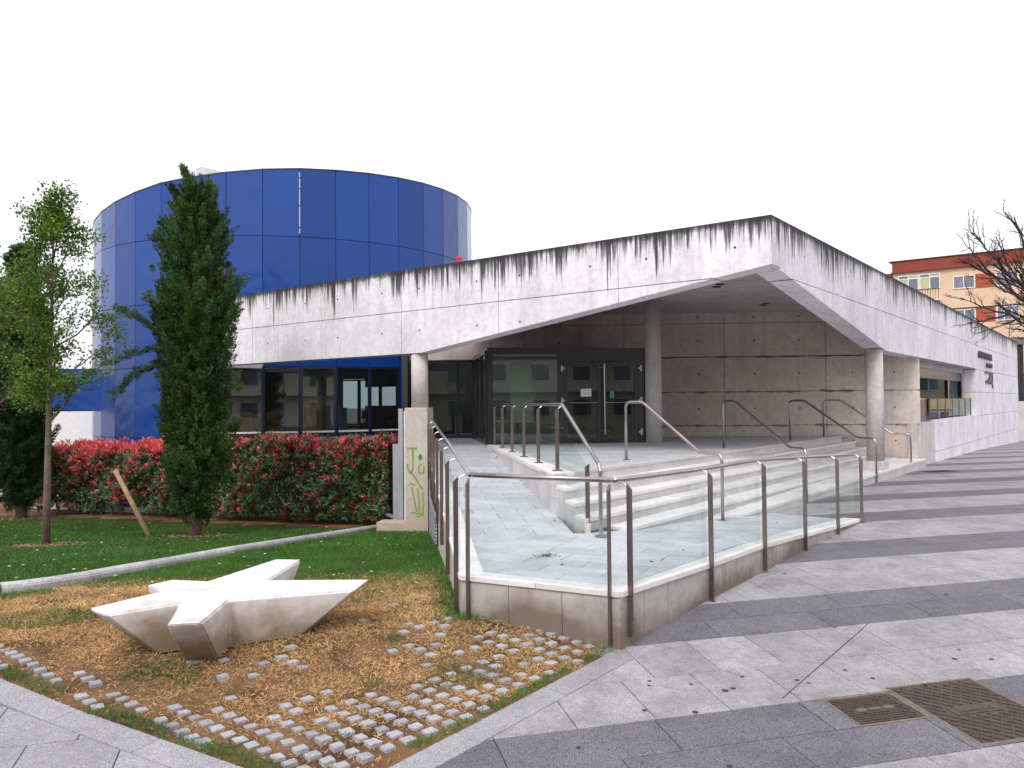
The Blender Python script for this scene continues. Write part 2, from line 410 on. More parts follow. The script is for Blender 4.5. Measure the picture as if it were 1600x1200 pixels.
# ================================================================== SETTING: ground
def span(lo, hi, a, b, st):
    return np.array(sorted(set(list(np.geomspace(1, hi - b + 1, 12) - 1 + b) + list(a - (np.geomspace(1, a - lo + 1, 12) - 1)) + list(np.arange(a, b, st)))))
grid_sheet('ground', span(-600, 600, -25, 45, .5), span(-600, 900, -12, 45, .5),
           lambda X, Y: np.minimum(zp(X, Y), zg(X, Y)) - .09, M['farground'], kind='structure')
TIP = (-1.03, 4.51)
K1 = ((TIP[0], TIP[1]), (.80, 6.66)); K2 = ((-4.6, 6.36), TIP)
hK1g = left_of(*K1)                      # garden side of K1
hK2g = left_of(*K2)
neg = lambda h, off=0: (-h[0], -h[1], -h[2] + off)
KW = .21
# -------- plaza: bands of dark and pale granite slabs
plaza = obj('plaza', MB(), M['mortar'], None, kind='structure')
def plaza_base():
    mb = MB()
    hA = [neg(hK1g, 0)]; hB = [hK1g, neg(hK2g, 0)]; hC = [hK1g, left_of(RN(-1, -3), RN(-1, 3)), (0, 1, 10.9)]
    rr_ = lambda r: (Rv[0], Rv[1], float(Rv @ A) + r)
    nn_ = lambda n: (Nv[0], Nv[1], float(Nv @ A) + n)
    hC = [hK1g, rr_(-1.2), nn_(-.5)]; hD = [hK1g, rr_(-6.75), neg(rr_(-1.2)), nn_(.80)]
    for hs in (hA, hB, hC, hD):
        for xi in np.arange(-14, 60, .5):
            for yi in np.arange(-9, 56, .5):
                if yi > 14 and xi < 0: continue
                sq = cliph([(xi, yi), (xi + .5, yi), (xi + .5, yi + .5), (xi, yi + .5)], hs)
                if sq: mb.add([(*p, float(zp(*p)) - .026) for p in sq], [tuple(range(len(sq)))])
    return mb, (hA, hB, hC, hD)
pmb, regs = plaza_base()
plaza.data.from_pydata(pmb.v, [], pmb.f)
kd = np.array(K1[1]) - np.array(K1[0]); kd /= np.linalg.norm(kd)
hPast = (kd[0], kd[1], float(kd @ np.array(K1[1])))
regs = ([neg(hK1g, KW)], [hK1g, neg(hK2g, KW)], regs[2], regs[3], [neg(hK1g, 0), (hK1g[0], hK1g[1], hK1g[2] - KW), hPast])
S_ = np.array([.965, .262]); T_ = np.array([-.262, .965])
bands = []
dk = [(4.2, 5.05), (6.3, 7.0), (8.2, 9.0), (10.2, 10.95), (12.1, 12.8), (14.0, 14.75)]
for k in range(1, 22): dk.append((14.0 + 1.93 * k, 14.75 + 1.93 * k))
dk = [(2.25, 3.05), (.3, 1.1), (-1.65, -.85)][::-1] + dk
for i, (a, b) in enumerate(dk):
    bands.append(('d', a, (a + b) / 2)); bands.append(('d', (a + b) / 2, b))
    if i + 1 < len(dk):
        c = dk[i + 1][0]; m_ = b + (c - b) * .5; bands.append(('l', b, m_)); bands.append(('l', m_, c))
tl = Tiler(); G = .007
MH1 = [(2.33, 5.40), (2.83, 5.52), (2.73, 5.90), (2.24, 5.79)]
def in_manhole(u0, u1, a, b):
    return False
MHhole = dict(u=(3.46, 5.0))
for bi, (k, a, b) in enumerate(bands):
    if a > 45: break
    ln = 1.12 if k == 'd' else .57
    off = (bi * .37) % 1 * ln if k == 'd' else .12 + .28 * (bi % 2)
    rng_u = np.arange(-10 + off, 50, ln) if a > 16 else np.arange(-12 + off, 30, ln)
    for u in rng_u:
        u1 = u + ln
        q = [S_ * uu + T_ * nn for uu, nn in ((u + G / 2, a + G / 2), (u1 - G / 2, a + G / 2), (u1 - G / 2, b - G / 2), (u + G / 2, b - G / 2))]
        cx, cy = np.mean(q, 0)
        if cy < -6 or (a > 12 and cx < 2): continue
        for ri, hs in enumerate(regs):
            if ri == 1:
                pl = cliph([tuple(p) for p in q], hs)
                if pl: tl.put(pl, M['kerb'], zp)
            elif k == 'l':
                pl = cliph([tuple(p) for p in q], hs)
                if pl: tl.put(pl, M['light'], zp)
            else:
                pl = cliph([tuple(p) for p in q], hs)
                if not pl: continue
                # cut round the two access covers
                hole = [(3.71, 5.0, 4.585), (3.71 + .0, 5.0, 4.585)]
                tl.put(pl, M['dark'], zp)
def un(p): return float(np.array(p) @ S_), float(np.array(p) @ T_)
# covers occupy u/n rectangles; drop slabs fully inside and clip the others
C1 = (3.655, 4.225, 4.62, 5.04)           # small cover  (u0,u1,n0,n1)
C2 = (4.245, 5.02, 4.215, 5.10)           # large cover
def cut_rect(items, rect):
    u0, u1, n0, n1 = rect; out = []
    for it in items:
        d, poly, mat, zf, th, dz = it
        us = [un(p) for p in poly]
        if max(a for a, b in us) < u0 or min(a for a, b in us) > u1 or max(b for a, b in us) < n0 or min(b for a, b in us) > n1: out.append(it); continue
        H = [(-S_[0], -S_[1], -u0), ]
        parts = [[(-S_[0], -S_[1], -u0)], [(S_[0], S_[1], u1)], [(S_[0], S_[1], u0), (-S_[0], -S_[1], -u1), (-T_[0], -T_[1], -n0)], [(S_[0], S_[1], u0), (-S_[0], -S_[1], -u1), (T_[0], T_[1], n1)]]
        for hs in parts:
            pl = cliph(poly, hs)
            if pl and area(pl) > .003: out.append((d, pl, mat, zf, th, dz))
    return out
tl.items = cut_rect(tl.items, C1); tl.items = cut_rect(tl.items, C2)
tl.emit(plaza, 'paving_slab', 300)
# saw cut that crosses the pale band
def strip(p, q, wd, zf, dz, n=8):
    mb = MB(); p = np.array(p, float); q = np.array(q, float); d = (q - p) / np.linalg.norm(q - p); s = np.array([-d[1], d[0]]) * wd / 2
    pts = [p + (q - p) * i / n for i in range(n + 1)]
    vs = []
    for t in pts: vs += [(*(t - s), float(zf(*t)) + dz), (*(t + s), float(zf(*t)) + dz)]
    return mb.add(vs, [(2 * i, 2 * i + 2, 2 * i + 3, 2 * i + 1) for i in range(n)])
# ear-marks: chewing gum spots and small litter
mb = MB()
for (x, y, r) in [(1.25, 5.6, .022), (1.32, 6.05, .016), (1.75, 6.2, .018), (1.55, 5.95, .03), (1.62, 5.99, .02), (2.15, 6.15, .022), (2.22, 6.1, .014), (.9, 5.62, .02), (1.0, 6.02, .016), (1.02, 6.1, .018), (2.6, 6.35, .016), (2.75, 6.2, .018), (3.1, 6.1, .02), (2.9, 7.3, .016), (3.6, 6.6, .02), (3.75, 6.8, .018), (3.9, 6.6, .02), (1.9, 8.6, .02), (3.0, 8.9, .02), (4.4, 8.2, .02), (.4, 5.1, .018), (1.3, 4.9, .02), (2.1, 4.75, .02), (3.3, 10.3, .02)]:
    n = 9; c = (x, y)
    mb.add([(x + r * random.uniform(.7, 1.2) * math.cos(2 * PI * k / n), y + r * random.uniform(.7, 1.2) * math.sin(2 * PI * k / n), float(zp(x, y)) + .0035) for k in range(n)], [tuple(range(n))])
obj('gum_spot', mb, simple('gum', (.04, .038, .045), .7), plaza, kind='stuff')
obj('cut_joint', strip((1.93, 5.83), (3.26, 7.41), .009, zp, .0035), M['mortar'], plaza)

# -------- kerb of granite blocks along the garden's edges
kerb = thing('garden_kerb', (TIP[0], TIP[1], float(zp(*TIP))), kind='structure')
def kerb_run(p, q, side, ln=.95):
    p = np.array(p); q = np.array(q); L = np.linalg.norm(q - p); d = (q - p) / L; s = np.array([d[1], -d[0]]) * side
    k = 0.0
    while k < L - .05:
        k1 = min(k + ln * random.uniform(.85, 1.15), L)
        a, b = p + d * (k + .003), p + d * (k1 - .003)
        pl = [tuple(a + s * .002), tuple(b + s * .002), tuple(b + s * (KW - .003)), tuple(a + s * (KW - .003))]
        obj('kerb_stone', tile_mb(pl, zp, .12, .004 + random.uniform(-.002, .002), .006), M['kerb'], kerb)
        k = k1
kerb_run((TIP[0] - .0, TIP[1] + .0), K1[1], 1)
kerb_run((-9.0, TIP[1] + (8.0) * .518), (TIP[0], TIP[1]), 1)
# -------- access covers
def cover(name, rect, label, bars):
    u0, u1, n0, n1 = rect; zf = zp
    c = S_ * (u0 + u1) / 2 + T_ * (n0 + n1) / 2; zc = float(zp(*c))
    t = thing(name, (c[0], c[1], zc), label, 'manhole cover')
    g = .02
    P = lambda u, n: tuple(S_ * u + T_ * n)
    fr = MB()
    for (a, b, c_, d) in ((u0 + .003, u1 - .003, n0 + .003, n0 + g), (u0 + .003, u1 - .003, n1 - g, n1 - .003), (u0 + .003, u0 + g, n0 + g, n1 - g), (u1 - g, u1 - .003, n0 + g, n1 - g)):
        m_ = tile_mb([P(a, c_), P(b, c_), P(b, d), P(a, d)], zf, .05, .002, .002); fr.add(m_.v, m_.f)
    obj('frame', fr, simple('rusty_frame', (.16, .14, .095), .8, var=.3, scale=12), t)
    pl = tile_mb([P(u0 + g + .006, n0 + g + .006), P(u1 - g - .006, n0 + g + .006), P(u1 - g - .006, n1 - g - .006), P(u0 + g + .006, n1 - g - .006)], zf, .04, -.003, .002)
    obj('cover_plate', pl, M['cast'], t)
    st = MB()
    iu0, iu1, in0, in1 = u0 + g + .02, u1 - g - .02, n0 + g + .02, n1 - g - .02
    def stud(u, n, lu, ln_, ang):
        ca, sa = math.cos(ang), math.sin(ang); q = []
        for du, dn in ((-lu, -ln_), (lu, -ln_), (lu, ln_), (-lu, ln_)): q.append(P(u + du * ca - dn * sa, n + du * sa + dn * ca))
        m_ = tile_mb(q, zf, .006, .0025, .0015); st.add(m_.v, m_.f)
    if bars:                                  # diamond grid of ribs
        cu, cn = (iu0 + iu1) / 2, (in0 + in1) / 2
        def inside(u, n): return iu0 < u < iu1 and in0 < n < in1 and not (abs(u - cu) < .24 and abs(n - cn) < .075)
        for fam in (0, 1):
            ang = PI / 4 if fam else -PI / 4
            for k in np.arange(-1.4, 1.4, .062):
                run = None
                for s in np.arange(-1.2, 1.2, .012):
                    u = cu + s * math.cos(ang) - k * math.sin(ang); n = cn + s * math.sin(ang) + k * math.cos(ang)
                    ins = inside(u, n)
                    if ins and run is None: run = s
                    if (not ins) and run is not None:
                        m2 = (run + s) / 2; stud(cu + m2 * math.cos(ang) - k * math.sin(ang), cn + m2 * math.sin(ang) + k * math.cos(ang), (s - run) / 2, .0045, ang); run = None
    else:                                     # rows of studs
        i = 0
        for n in np.arange(in0, in1, .030):
            for u in np.arange(iu0 + (.017 if i % 2 else 0), iu1, .034):
                if abs(n - (in0 + in1) / 2) < .035 and abs(u - (iu0 + iu1) / 2) < .17: continue
                stud(u, n, .0115, .0065, 0)
            i += 1
    obj('rib' if bars else 'stud', st, M['cast'], t, kind='stuff')
    return t, P, (u0 + u1) / 2, (n0 + n1) / 2
t1, P1, cu, cn = cover('access_cover', C1, 'small square rusty access cover with rows of raised studs set in the dark paving', False)
for du in (-.11, 0, .11):
    c = P1(cu + du, cn); zc = float(zp(*c))
    mb = MB(); n = 18; rx, ry = (.045, .028) if du else (.05, .02)
    q = [(c[0] + (S_[0] * math.cos(2 * PI * k / n) * rx + T_[0] * math.sin(2 * PI * k / n) * ry), c[1] + (S_[1] * math.cos(2 * PI * k / n) * rx + T_[1] * math.sin(2 * PI * k / n) * ry)) for k in range(n)]
    obj('key_boss', tile_mb(q, zp, .006, .0035, .001), simple('worn_iron', (.16, .12, .11), .45, .5), t1)
t2, P2, cu, cn = cover('access_cover', C2, 'large rectangular rusty access cover with diamond ribs and a cast name bar', True)
q = [P2(cu - .2, cn - .055), P2(cu + .2, cn - .055), P2(cu + .2, cn + .055), P2(cu - .2, cn + .055)]
obj('name_bar', tile_mb(q, zp, .006, .001, .001), M['cast'], t2)
def text_mesh(s, size, depth):
    cu_ = bpy.data.curves.new('txt', 'FONT'); cu_.body = s; cu_.size = size; cu_.extrude = depth; cu_.align_x = 'CENTER'; cu_.align_y = 'CENTER'; cu_.resolution_u = 2
    o = bpy.data.objects.new('txt', cu_); COL.objects.link(o)
    bpy.context.view_layer.update()
    me = bpy.data.meshes.new_from_object(o.evaluated_get(bpy.context.evaluated_depsgraph_get()))
    bpy.data.objects.remove(o); bpy.data.curves.remove(cu_); return me
def put_text(name, s, size, depth, loc, xdir, ydir, mat, parent, **kw):
    me = text_mesh(s, size, depth); me.materials.clear(); me.materials.append(mat)
    o = bpy.data.objects.new(name, me); COL.objects.link(o)
    X = Vector(xdir).normalized(); Y = Vector(ydir).normalized(); Z = X.cross(Y)
    base = WL[parent.name]; l = np.array(loc) - base
    o.parent = parent; o.matrix_local = Matrix(((X[0], Y[0], Z[0], l[0]), (X[1], Y[1], Z[1], l[1]), (X[2], Y[2], Z[2], l[2]), (0, 0, 0, 1)))
    return tag(o, **kw)
c = P2(cu, cn); put_text('lettering', 'Telefonica', .075, .003, (c[0], c[1], float(zp(*c)) + .003), (S_[0], S_[1], 0.0), (T_[0], T_[1], .045), simple('worn_iron_text', (.17, .13, .12), .45, .5), t2)
# far drain grate near the right wall
gr = thing('drain_grate', (10.6, 19.9, float(zp(10.6, 19.9))), 'small dark drain grate in the paving near the right hand wall', 'drain grate')
for i in range(9): obj('bar', MB().box((10.25 + .09 * i, 19.9 + .0225 * i, float(zp(10.6, 19.9)) + .004), (.05, .34, .012), (S_[0], S_[1])), M['iron'], gr)
obj('frame', MB().box((10.61, 19.99, float(zp(10.6, 19.9)) - .002), (.9, .42, .012), (S_[0], S_[1])), M['mortar'], gr)

# -------- garden ground
def garden_sheet():
    mb = MB()
    for xi in np.arange(-34, 12, .4):
        for yi in np.arange(4.2, 34, .4):
            if abs(xi) > .9 * yi + 4: continue
            sq = cliph([(xi, yi), (xi + .4, yi), (xi + .4, yi + .4), (xi, yi + .4)], [hK1g, hK2g])
            if sq: mb.add([(*p, float(zg(*p)) - .012 + .014 * math.sin(p[0] * 7.1) * math.sin(p[1] * 5.3)) for p in sq], [tuple(range(len(sq)))])
    return mb
obj('garden_soil', garden_sheet(), M['soil'], None, kind='structure')
# curved concrete kerb between dry patch and lawn
KC = [(-9.5, 6.9), (-7.2, 7.6), (-5.37, 8.41), (-4.98, 9.1), (-4.76, 9.93), (-4.55, 10.9), (-4.33, 12.01), (-4.05, 13.4), (-3.8, 14.8), (-3.45, 16.7), (-3.1, 18.6)]
KC = [(-14, 6.1), (-10.2, 6.75), (-7.4, 7.45), (-5.42, 8.36), (-4.76, 9.93), (-4.33, 12.01), (-3.8, 14.8), (-3.05, 18.9)]
def catmull(P, n=10):
    P = [np.array(p, float) for p in P]; P = [2 * P[0] - P[1]] + P + [2 * P[-1] - P[-2]]; out = []
    for i in range(1, len(P) - 2):
        for k in range(n):
            t = k / n; a, b, c, d = P[i - 1:i + 3]
            out.append(.5 * ((2 * b) + (-a + c) * t + (2 * a - 5 * b + 4 * c - d) * t * t + (-a + 3 * b - 3 * c + d) * t ** 3))
    out.append(P[-2]); return np.array(out)
KCc = catmull(KC, 12)
ck = thing('lawn_kerb', (-4.76, 9.93, float(zg(-4.76, 9.93))), 'long curved pale concrete kerb edging the green lawn', 'kerb')
seg = np.r_[0, np.cumsum(np.linalg.norm(np.diff(KCc, axis=0), axis=1))]
def on_kc(s): return np.array([np.interp(s, seg, KCc[:, 0]), np.interp(s, seg, KCc[:, 1])])
s = 0.0
while s < seg[-1] - .1:
    s1 = min(s + 1.0, seg[-1]); pts = [on_kc(s + .006 + (s1 - s - .012) * k / 5) for k in range(6)]
    mb = MB(); prof = [(-.075, -.15), (-.075, .065), (-.06, .095), (-.03, .115), (.03, .115), (.06, .095), (.075, .065), (.075, -.15)]
    vs = []
    for i, p in enumerate(pts):
        d = pts[min(i + 1, 5)] - pts[max(i - 1, 0)]; d = d / np.linalg.norm(d); nn = np.array([-d[1], d[0]])
        for a, b in prof: vs.append((*(p + nn * a), float(zg(*p)) + b))
    m_ = len(prof); fs = [(i * m_ + j, i * m_ + (j + 1) % m_, (i + 1) * m_ + (j + 1) % m_, (i + 1) * m_ + j) for i in range(5) for j in range(m_)]
    fs += [tuple(range(m_))[::-1], tuple(5 * m_ + j for j in range(m_))]
    obj('kerb_stone', mb.add(vs, fs), M['lkerb'], ck)
    s = s1
def lawn_side(x, y):
    """>0 on the lawn side of the curved kerb"""
    d = (x[:, None] - KCc[None, :, 0]) ** 2 + (y[:, None] - KCc[None, :, 1]) ** 2; i = np.clip(d.argmin(1), 1, len(KCc) - 2)
    t = KCc[i + 1] - KCc[i - 1]; return (t[:, 0] * (y - KCc[i, 1]) - t[:, 1] * (x - KCc[i, 0])) / np.linalg.norm(t, axis=1), np.sqrt(d.min(1))
# -------- cobbles
cob = thing('cobble_paving', (-1.0, 5.2, float(zg(-1.0, 5.2))), kind='structure')
ca_, cb_ = np.array([math.cos(math.radians(-36)), math.sin(math.radians(-36))]), np.array([math.cos(math.radians(44)), math.sin(math.radians(44))])
cube_meshes = []
for k in range(8):
    mb = MB(); hx, hy = .037 + random.uniform(-.004, .003), .040 + random.uniform(-.004, .003); j = lambda: random.uniform(-.004, .004)
    top = [(-hx + j(), -hy + j(), j() * .6), (hx + j(), -hy + j(), j() * .6), (hx + j(), hy + j(), j() * .6), (-hx + j(), hy + j(), j() * .6)]
    bot = [(-hx - .003, -hy - .003, -.08), (hx + .003, -hy - .003, -.08), (hx + .003, hy + .003, -.08), (-hx - .003, hy + .003, -.08)]
    vs = [(a * .94, b * .94, c) for a, b, c in top] + [(a, b, c - .004) for a, b, c in top] + bot
    fs = [(0, 1, 2, 3)]
    for i in range(4):
        q = (i + 1) % 4; fs += [(i, i + 4, q + 4, q), (i + 4, i + 8, q + 8, q + 4)]
    me = bpy.data.meshes.new('cobble'); me.from_pydata(vs, [], fs); me.materials.append(M['cobble']); cube_meshes.append(me)
cl = []
for i in range(-60, 60):
    for j in range(-60, 60):
        x, y = np.array([-1.0, 5.2]) + ca_ * i * .124 + cb_ * j * .162
        x += random.uniform(-.005, .005) + .008 * math.sin(j * .7); y += random.uniform(-.005, .005)
        if y < 4 or y > 9: continue
        k1 = hK1g[0] * x + hK1g[1] * y - hK1g[2]; k2 = hK2g[0] * x + hK2g[1] * y - hK2g[2]
        if k1 < .09 or k2 < .09: continue
        n = nd(x, y)
        dn = n - (5.72 + .12 * math.sin(x * 2.3 + 1))                # how far into the dry grass
        pr = 1.0 if dn < 0 else max(0, 1 - dn / .45) * .9
        if .8 < k1 and -1.0 < x < .4 and 6.2 < y < 7.3: pr = max(pr, .38)     # patch by the ramp wall
        if k1 < .75 and y > 5.6: pr = max(pr, .8)
        if k2 < .36: pr = max(pr, .75)
        if -3.0 < x < -1.6 and 5.9 < y < 6.7: pr = max(pr, .22)
        if -1.5 < x < -.6 and 7.2 < y < 8.4: pr = max(pr, .12)
        if random.random() > pr: continue
        h = .014 - .015 * min(1, max(0, (n - 4.9) / .7)) if n > 4.9 else .014
        cl.append((math.hypot(x, y), x, y, h + .004 + random.uniform(-.004, .004)))
cl.sort(); rest = MB()
for q, (d, x, y, h) in enumerate(cl):
    me = random.choice(cube_meshes); rz = math.radians(-50) + random.uniform(-.06, .06); z = float(zg(x, y)) + h
    if q < 300:
        o = bpy.data.objects.new('cobble', me); COL.objects.link(o); o.parent = cob; o.location = (x - WL[cob.name][0], y - WL[cob.name][1], z - WL[cob.name][2]); o.rotation_euler = (random.uniform(-.04, .04), random.uniform(-.04, .04), rz)
    else:
        c_, s_ = math.cos(rz), math.sin(rz)
        rest.add([(x + v.co.x * c_ - v.co.y * s_, y + v.co.x * s_ + v.co.y * c_, z + v.co.z) for v in me.vertices], [tuple(p.vertices) for p in me.polygons])
if rest.v: obj('cobble', rest, M['cobble'], cob, kind='stuff')
COB = np.array([(c[1], c[2]) for c in cl])

# ------------------------------------------------------------------ leaves and blades (vectorised)
def leaves(name, C, D, Nn, ln, wd, mat, parent=None, fold=0.0, **kw):
    """one rhombic leaf per row: centre-base C, direction D, normal Nn"""
    C = np.asarray(C, float); D = D / (np.linalg.norm(D, axis=1, keepdims=True) + 1e-9)
    S = np.cross(D, Nn); S /= np.linalg.norm(S, axis=1, keepdims=True) + 1e-9
    ln = np.broadcast_to(np.asarray(ln, float).reshape(-1, 1), (len(C), 1)); wd = np.broadcast_to(np.asarray(wd, float).reshape(-1, 1), (len(C), 1))
    V = np.stack([C, C + D * ln * .5 + S * wd * .5, C + D * ln, C + D * ln * .5 - S * wd * .5], 1).reshape(-1, 3)
    Fq = np.arange(len(C) * 4).reshape(-1, 4)
    return raw(name, V, Fq, mat, parent, **kw)
def rdir(n):
    v = RNG.normal(size=(n, 3)); return v / np.linalg.norm(v, axis=1, keepdims=True)
# -------- grass
def blades(name, x, y, h, wd, lean, mat, zoff=0.0, **kw):
    n = len(x); z = zg(x, y) + zoff; C = np.stack([x, y, z], 1)
    D = np.stack([RNG.normal(size=n) * lean, RNG.normal(size=n) * lean, np.ones(n)], 1)
    Nn = np.cross(D, rdir(n)); return leaves(name, C, D, Nn, h, wd, mat, **kw)
def in_garden(x, y): return (hK1g[0] * x + hK1g[1] * y - hK1g[2], hK2g[0] * x + hK2g[1] * y - hK2g[2])
rw0, rw1 = np.array([-.49, 7.42]), np.array([-1.83, 17.64]); hRW = left_of(tuple(rw0), tuple(rw1))
def scatter(n, x0, x1, y0, y1):
    x = RNG.uniform(x0, x1, n); y = RNG.uniform(y0, y1, n); a, b = in_garden(x, y)
    rwv = hRW[0] * x + hRW[1] * y - hRW[2]
    fr = left_of((-.49, 7.42), (.87, 6.66)); fv = fr[0] * x + fr[1] * y - fr[2]       # in front of the ramp's front wall
    ok = (a > .0) & (b > .0) & (np.abs(x) < .70 * y + .3) & ~((rwv < 0) & (fv > 0))
    return x[ok], y[ok], a[ok], b[ok], rwv[ok]
def nz(x, y, f, s): return np.sin(x * f + s) * np.sin(y * f * 1.3 + s * 2.1) * .5 + .5 * np.sin((x + y) * f * .6 + s * .7) * np.sin((x - y) * f * .8 + s)
x, y, a, b, rwv = scatter(480000, -9, 1.2, 4.4, 12)
side, dist = lawn_side(x, y)
dry = side < -.09
n_ = nd(x, y)
dc = np.full(len(x), 9.0)
for i in range(0, len(COB), 400):
    pass
dens = np.clip((n_ - 5.15 - .25 * nz(x, y, 1.9, 1)) / .6, .22, 1)
dens = np.where(b < .45, np.minimum(dens, .35), dens)
grn = np.clip((y - 8.3 - 1.2 * nz(x, y, 1.1, 3)) / 2.2, 0, 1)
grn = np.maximum(grn, np.clip(1 - (-side - .1) / .5, 0, 1) * .85 * (nz(x, y, 2.7, 2) > -.25))
grn = np.maximum(grn, np.where(y > 7.2, np.clip(1 - np.abs(rwv) / .28, 0, 1), 0))
grn = np.maximum(grn, np.where((nz(x, y, 2.4, 5) > .55), .35, np.where(nz(x, y, 6.1, 8) > .8, .5, 0)))
edge = ((a < .10) & (nz(x, y, 4, 1) > -.45)) | ((b < .13) & (nz(x, y, 3.5, 4) > -.35))
grn = np.where(edge, .95, grn)
dens = np.where(edge, .8, dens)
# keep the tops of the cobbles clear
near = np.zeros(len(x), bool)
key = {}
for cx, cy in COB: key.setdefault((int(cx * 5), int(cy * 5)), []).append((cx, cy))
kx = (x * 5).astype(int); ky = (y * 5).astype(int)
for q in range(len(x)):
    if not dry[q] or n_[q] > 7.2: continue
    for dx in (-1, 0, 1):
        for dy in (-1, 0, 1):
            for cx, cy in key.get((kx[q] + dx, ky[q] + dy), ()):
                if (x[q] - cx) ** 2 + (y[q] - cy) ** 2 < .0032: near[q] = True
keep = dry & (RNG.random(len(x)) < dens) & ~near
isg = RNG.random(len(x)) < grn
far_ = np.hypot(x, y)
sel = keep & ~isg & (RNG.random(len(x)) < np.clip(9 / far_ ** 1.0, 0, 1))
ns = int(sel.sum())
# clumpy dead patches: thin the straw where soil shows
thin = nz(x[sel], y[sel], 5.1, 9) + .5 * nz(x[sel], y[sel], 11, 2) < -.35
xs_, ys_ = x[sel][~(thin & (RNG.random(ns) < .6))], y[sel][~(thin & (RNG.random(ns) < .6))] if False else None
kk = ~(thin & (RNG.random(ns) < .65)); xs_, ys_ = x[sel][kk], y[sel][kk]
blades('dry_grass', xs_, ys_, RNG.uniform(.02, .06, len(xs_)), RNG.uniform(.003, .006, len(xs_)), 2.2, M['straw'], -.004, label='short straw coloured dead grass around the star bench', cat='dry grass', kind='stuff')
x4, y4, a4, b4, r4 = scatter(75000, -5, -.5, 11.8, 19.5); s4, _ = lawn_side(x4, y4); k4 = (s4 < -.09) & (r4 > -.02)
blades('edge_grass', x4[k4], y4[k4], RNG.uniform(.03, .08, int(k4.sum())), .009, .6, M['grass'], -.004, label='green grass strip between the curved kerb and the concrete pier', cat='grass', kind='stuff')
sel = keep & isg
blades('edge_grass', x[sel], y[sel], RNG.uniform(.025, .075, int(sel.sum())), RNG.uniform(.003, .006, int(sel.sum())), .7, M['grass'], -.004, label='green grass creeping along the kerbs and ramp wall', cat='grass', kind='stuff')
# lawn
X_, Y_ = [], []
for (n, y0, y1) in ((150000, 7, 13), (150000, 13, 22)):
    x, y, a, b, rwv = scatter(n, -17, 0, y0, y1); side, dist = lawn_side(x, y); ok = side > .09
    X_.append(x[ok]); Y_.append(y[ok])
x = np.concatenate(X_); y = np.concatenate(Y_)
bare = np.zeros(len(x), bool)
for bx, by, br in ((-8.44, 14.51, .55), (-6.61, 16.69, .7), (-13.5, 22.1, .8)):
    bare |= ((x - bx) ** 2 + ((y - by) * 1.0) ** 2) < (br * (1 + .25 * np.sin(x * 9) * np.sin(y * 8))) ** 2
bare |= (y > 19.0 + (x + 3) * -.36 - .75) & (x < -2.8)
x, y = x[~bare], y[~bare]
dr = nz(x, y, .9, 2) + .6 * nz(x, y, 2.3, 7) > .75
blades('lawn_grass', x[~dr], y[~dr], RNG.uniform(.03, .07, int((~dr).sum())), .008, .55, M['grass'], -.005, label='bright green mown lawn behind the curved kerb', cat='lawn', kind='stuff')
blades('lawn_grass', x[dr], y[dr], .045, .007, .7, leafmat('yellowing_grass', (.08, .14, .02), (.17, .20, .045), .2), -.005, label='yellowish thin patches of the lawn behind the curved kerb', cat='lawn', kind='stuff')
obj('turf', (lambda mb: mb)(MB()), M['turf'], None, kind='structure')
def turf_sheet():
    mb = MB()
    for xi in np.arange(-30, 0, .4):
        for yi in np.arange(5.5, 26, .4):
            cx = np.array([xi + .2]); cy = np.array([yi + .2]); sd_, _ = lawn_side(cx, cy)
            if sd_[0] > .22 and yi < 19.2 + (xi + 3) * -.36 - .75: mb.add([(xi, yi, float(zg(xi, yi)) - .0), (xi + .4, yi, float(zg(xi + .4, yi)) - .0), (xi + .4, yi + .4, float(zg(xi + .4, yi + .4)) - .0), (xi, yi + .4, float(zg(xi, yi + .4)))], [(0, 1, 2, 3)])
    return mb
tm = turf_sheet(); bpy.data.objects['turf'].data.from_pydata([(a, b, c + .006) for a, b, c in tm.v], [], tm.f)
for (bx, by, br) in ((-8.44, 14.51, .62), (-6.61, 16.69, .72), (-13.5, 22.1, .85)):
    cx_ = RNG.normal(size=(900, 2)) * br * .42; px_, py_ = bx + cx_[:, 0], by + cx_[:, 1]
    leaves('tree_mulch', np.stack([px_, py_, zg(px_, py_) + .012], 1), np.c_[RNG.normal(size=(900, 2)), RNG.normal(size=900) * .15], np.tile([0, 0, 1.0], (900, 1)) + .4 * rdir(900), RNG.uniform(.04, .09, 900), RNG.uniform(.02, .04, 900), M['mulch'], label='brown bark mulch round the foot of a lawn tree', cat='mulch', kind='stuff')
# fallen petals and dead leaves on the lawn
x, y, a, b, rwv = scatter(1500, -14, -1, 8, 21); n = len(x)
C = np.stack([x, y, zg(x, y) + .05], 1)[:230]
leaves('fallen_leaf', C, np.c_[RNG.normal(size=(len(C), 2)), np.zeros(len(C))], np.tile([0, 0, 1.0], (len(C), 1)) + .3 * rdir(len(C)), .05, .035, simple('dead_leaf', (.50, .42, .26), .8, island=.4), label='pale fallen leaves dotted over the lawn', cat='leaf litter', kind='stuff')

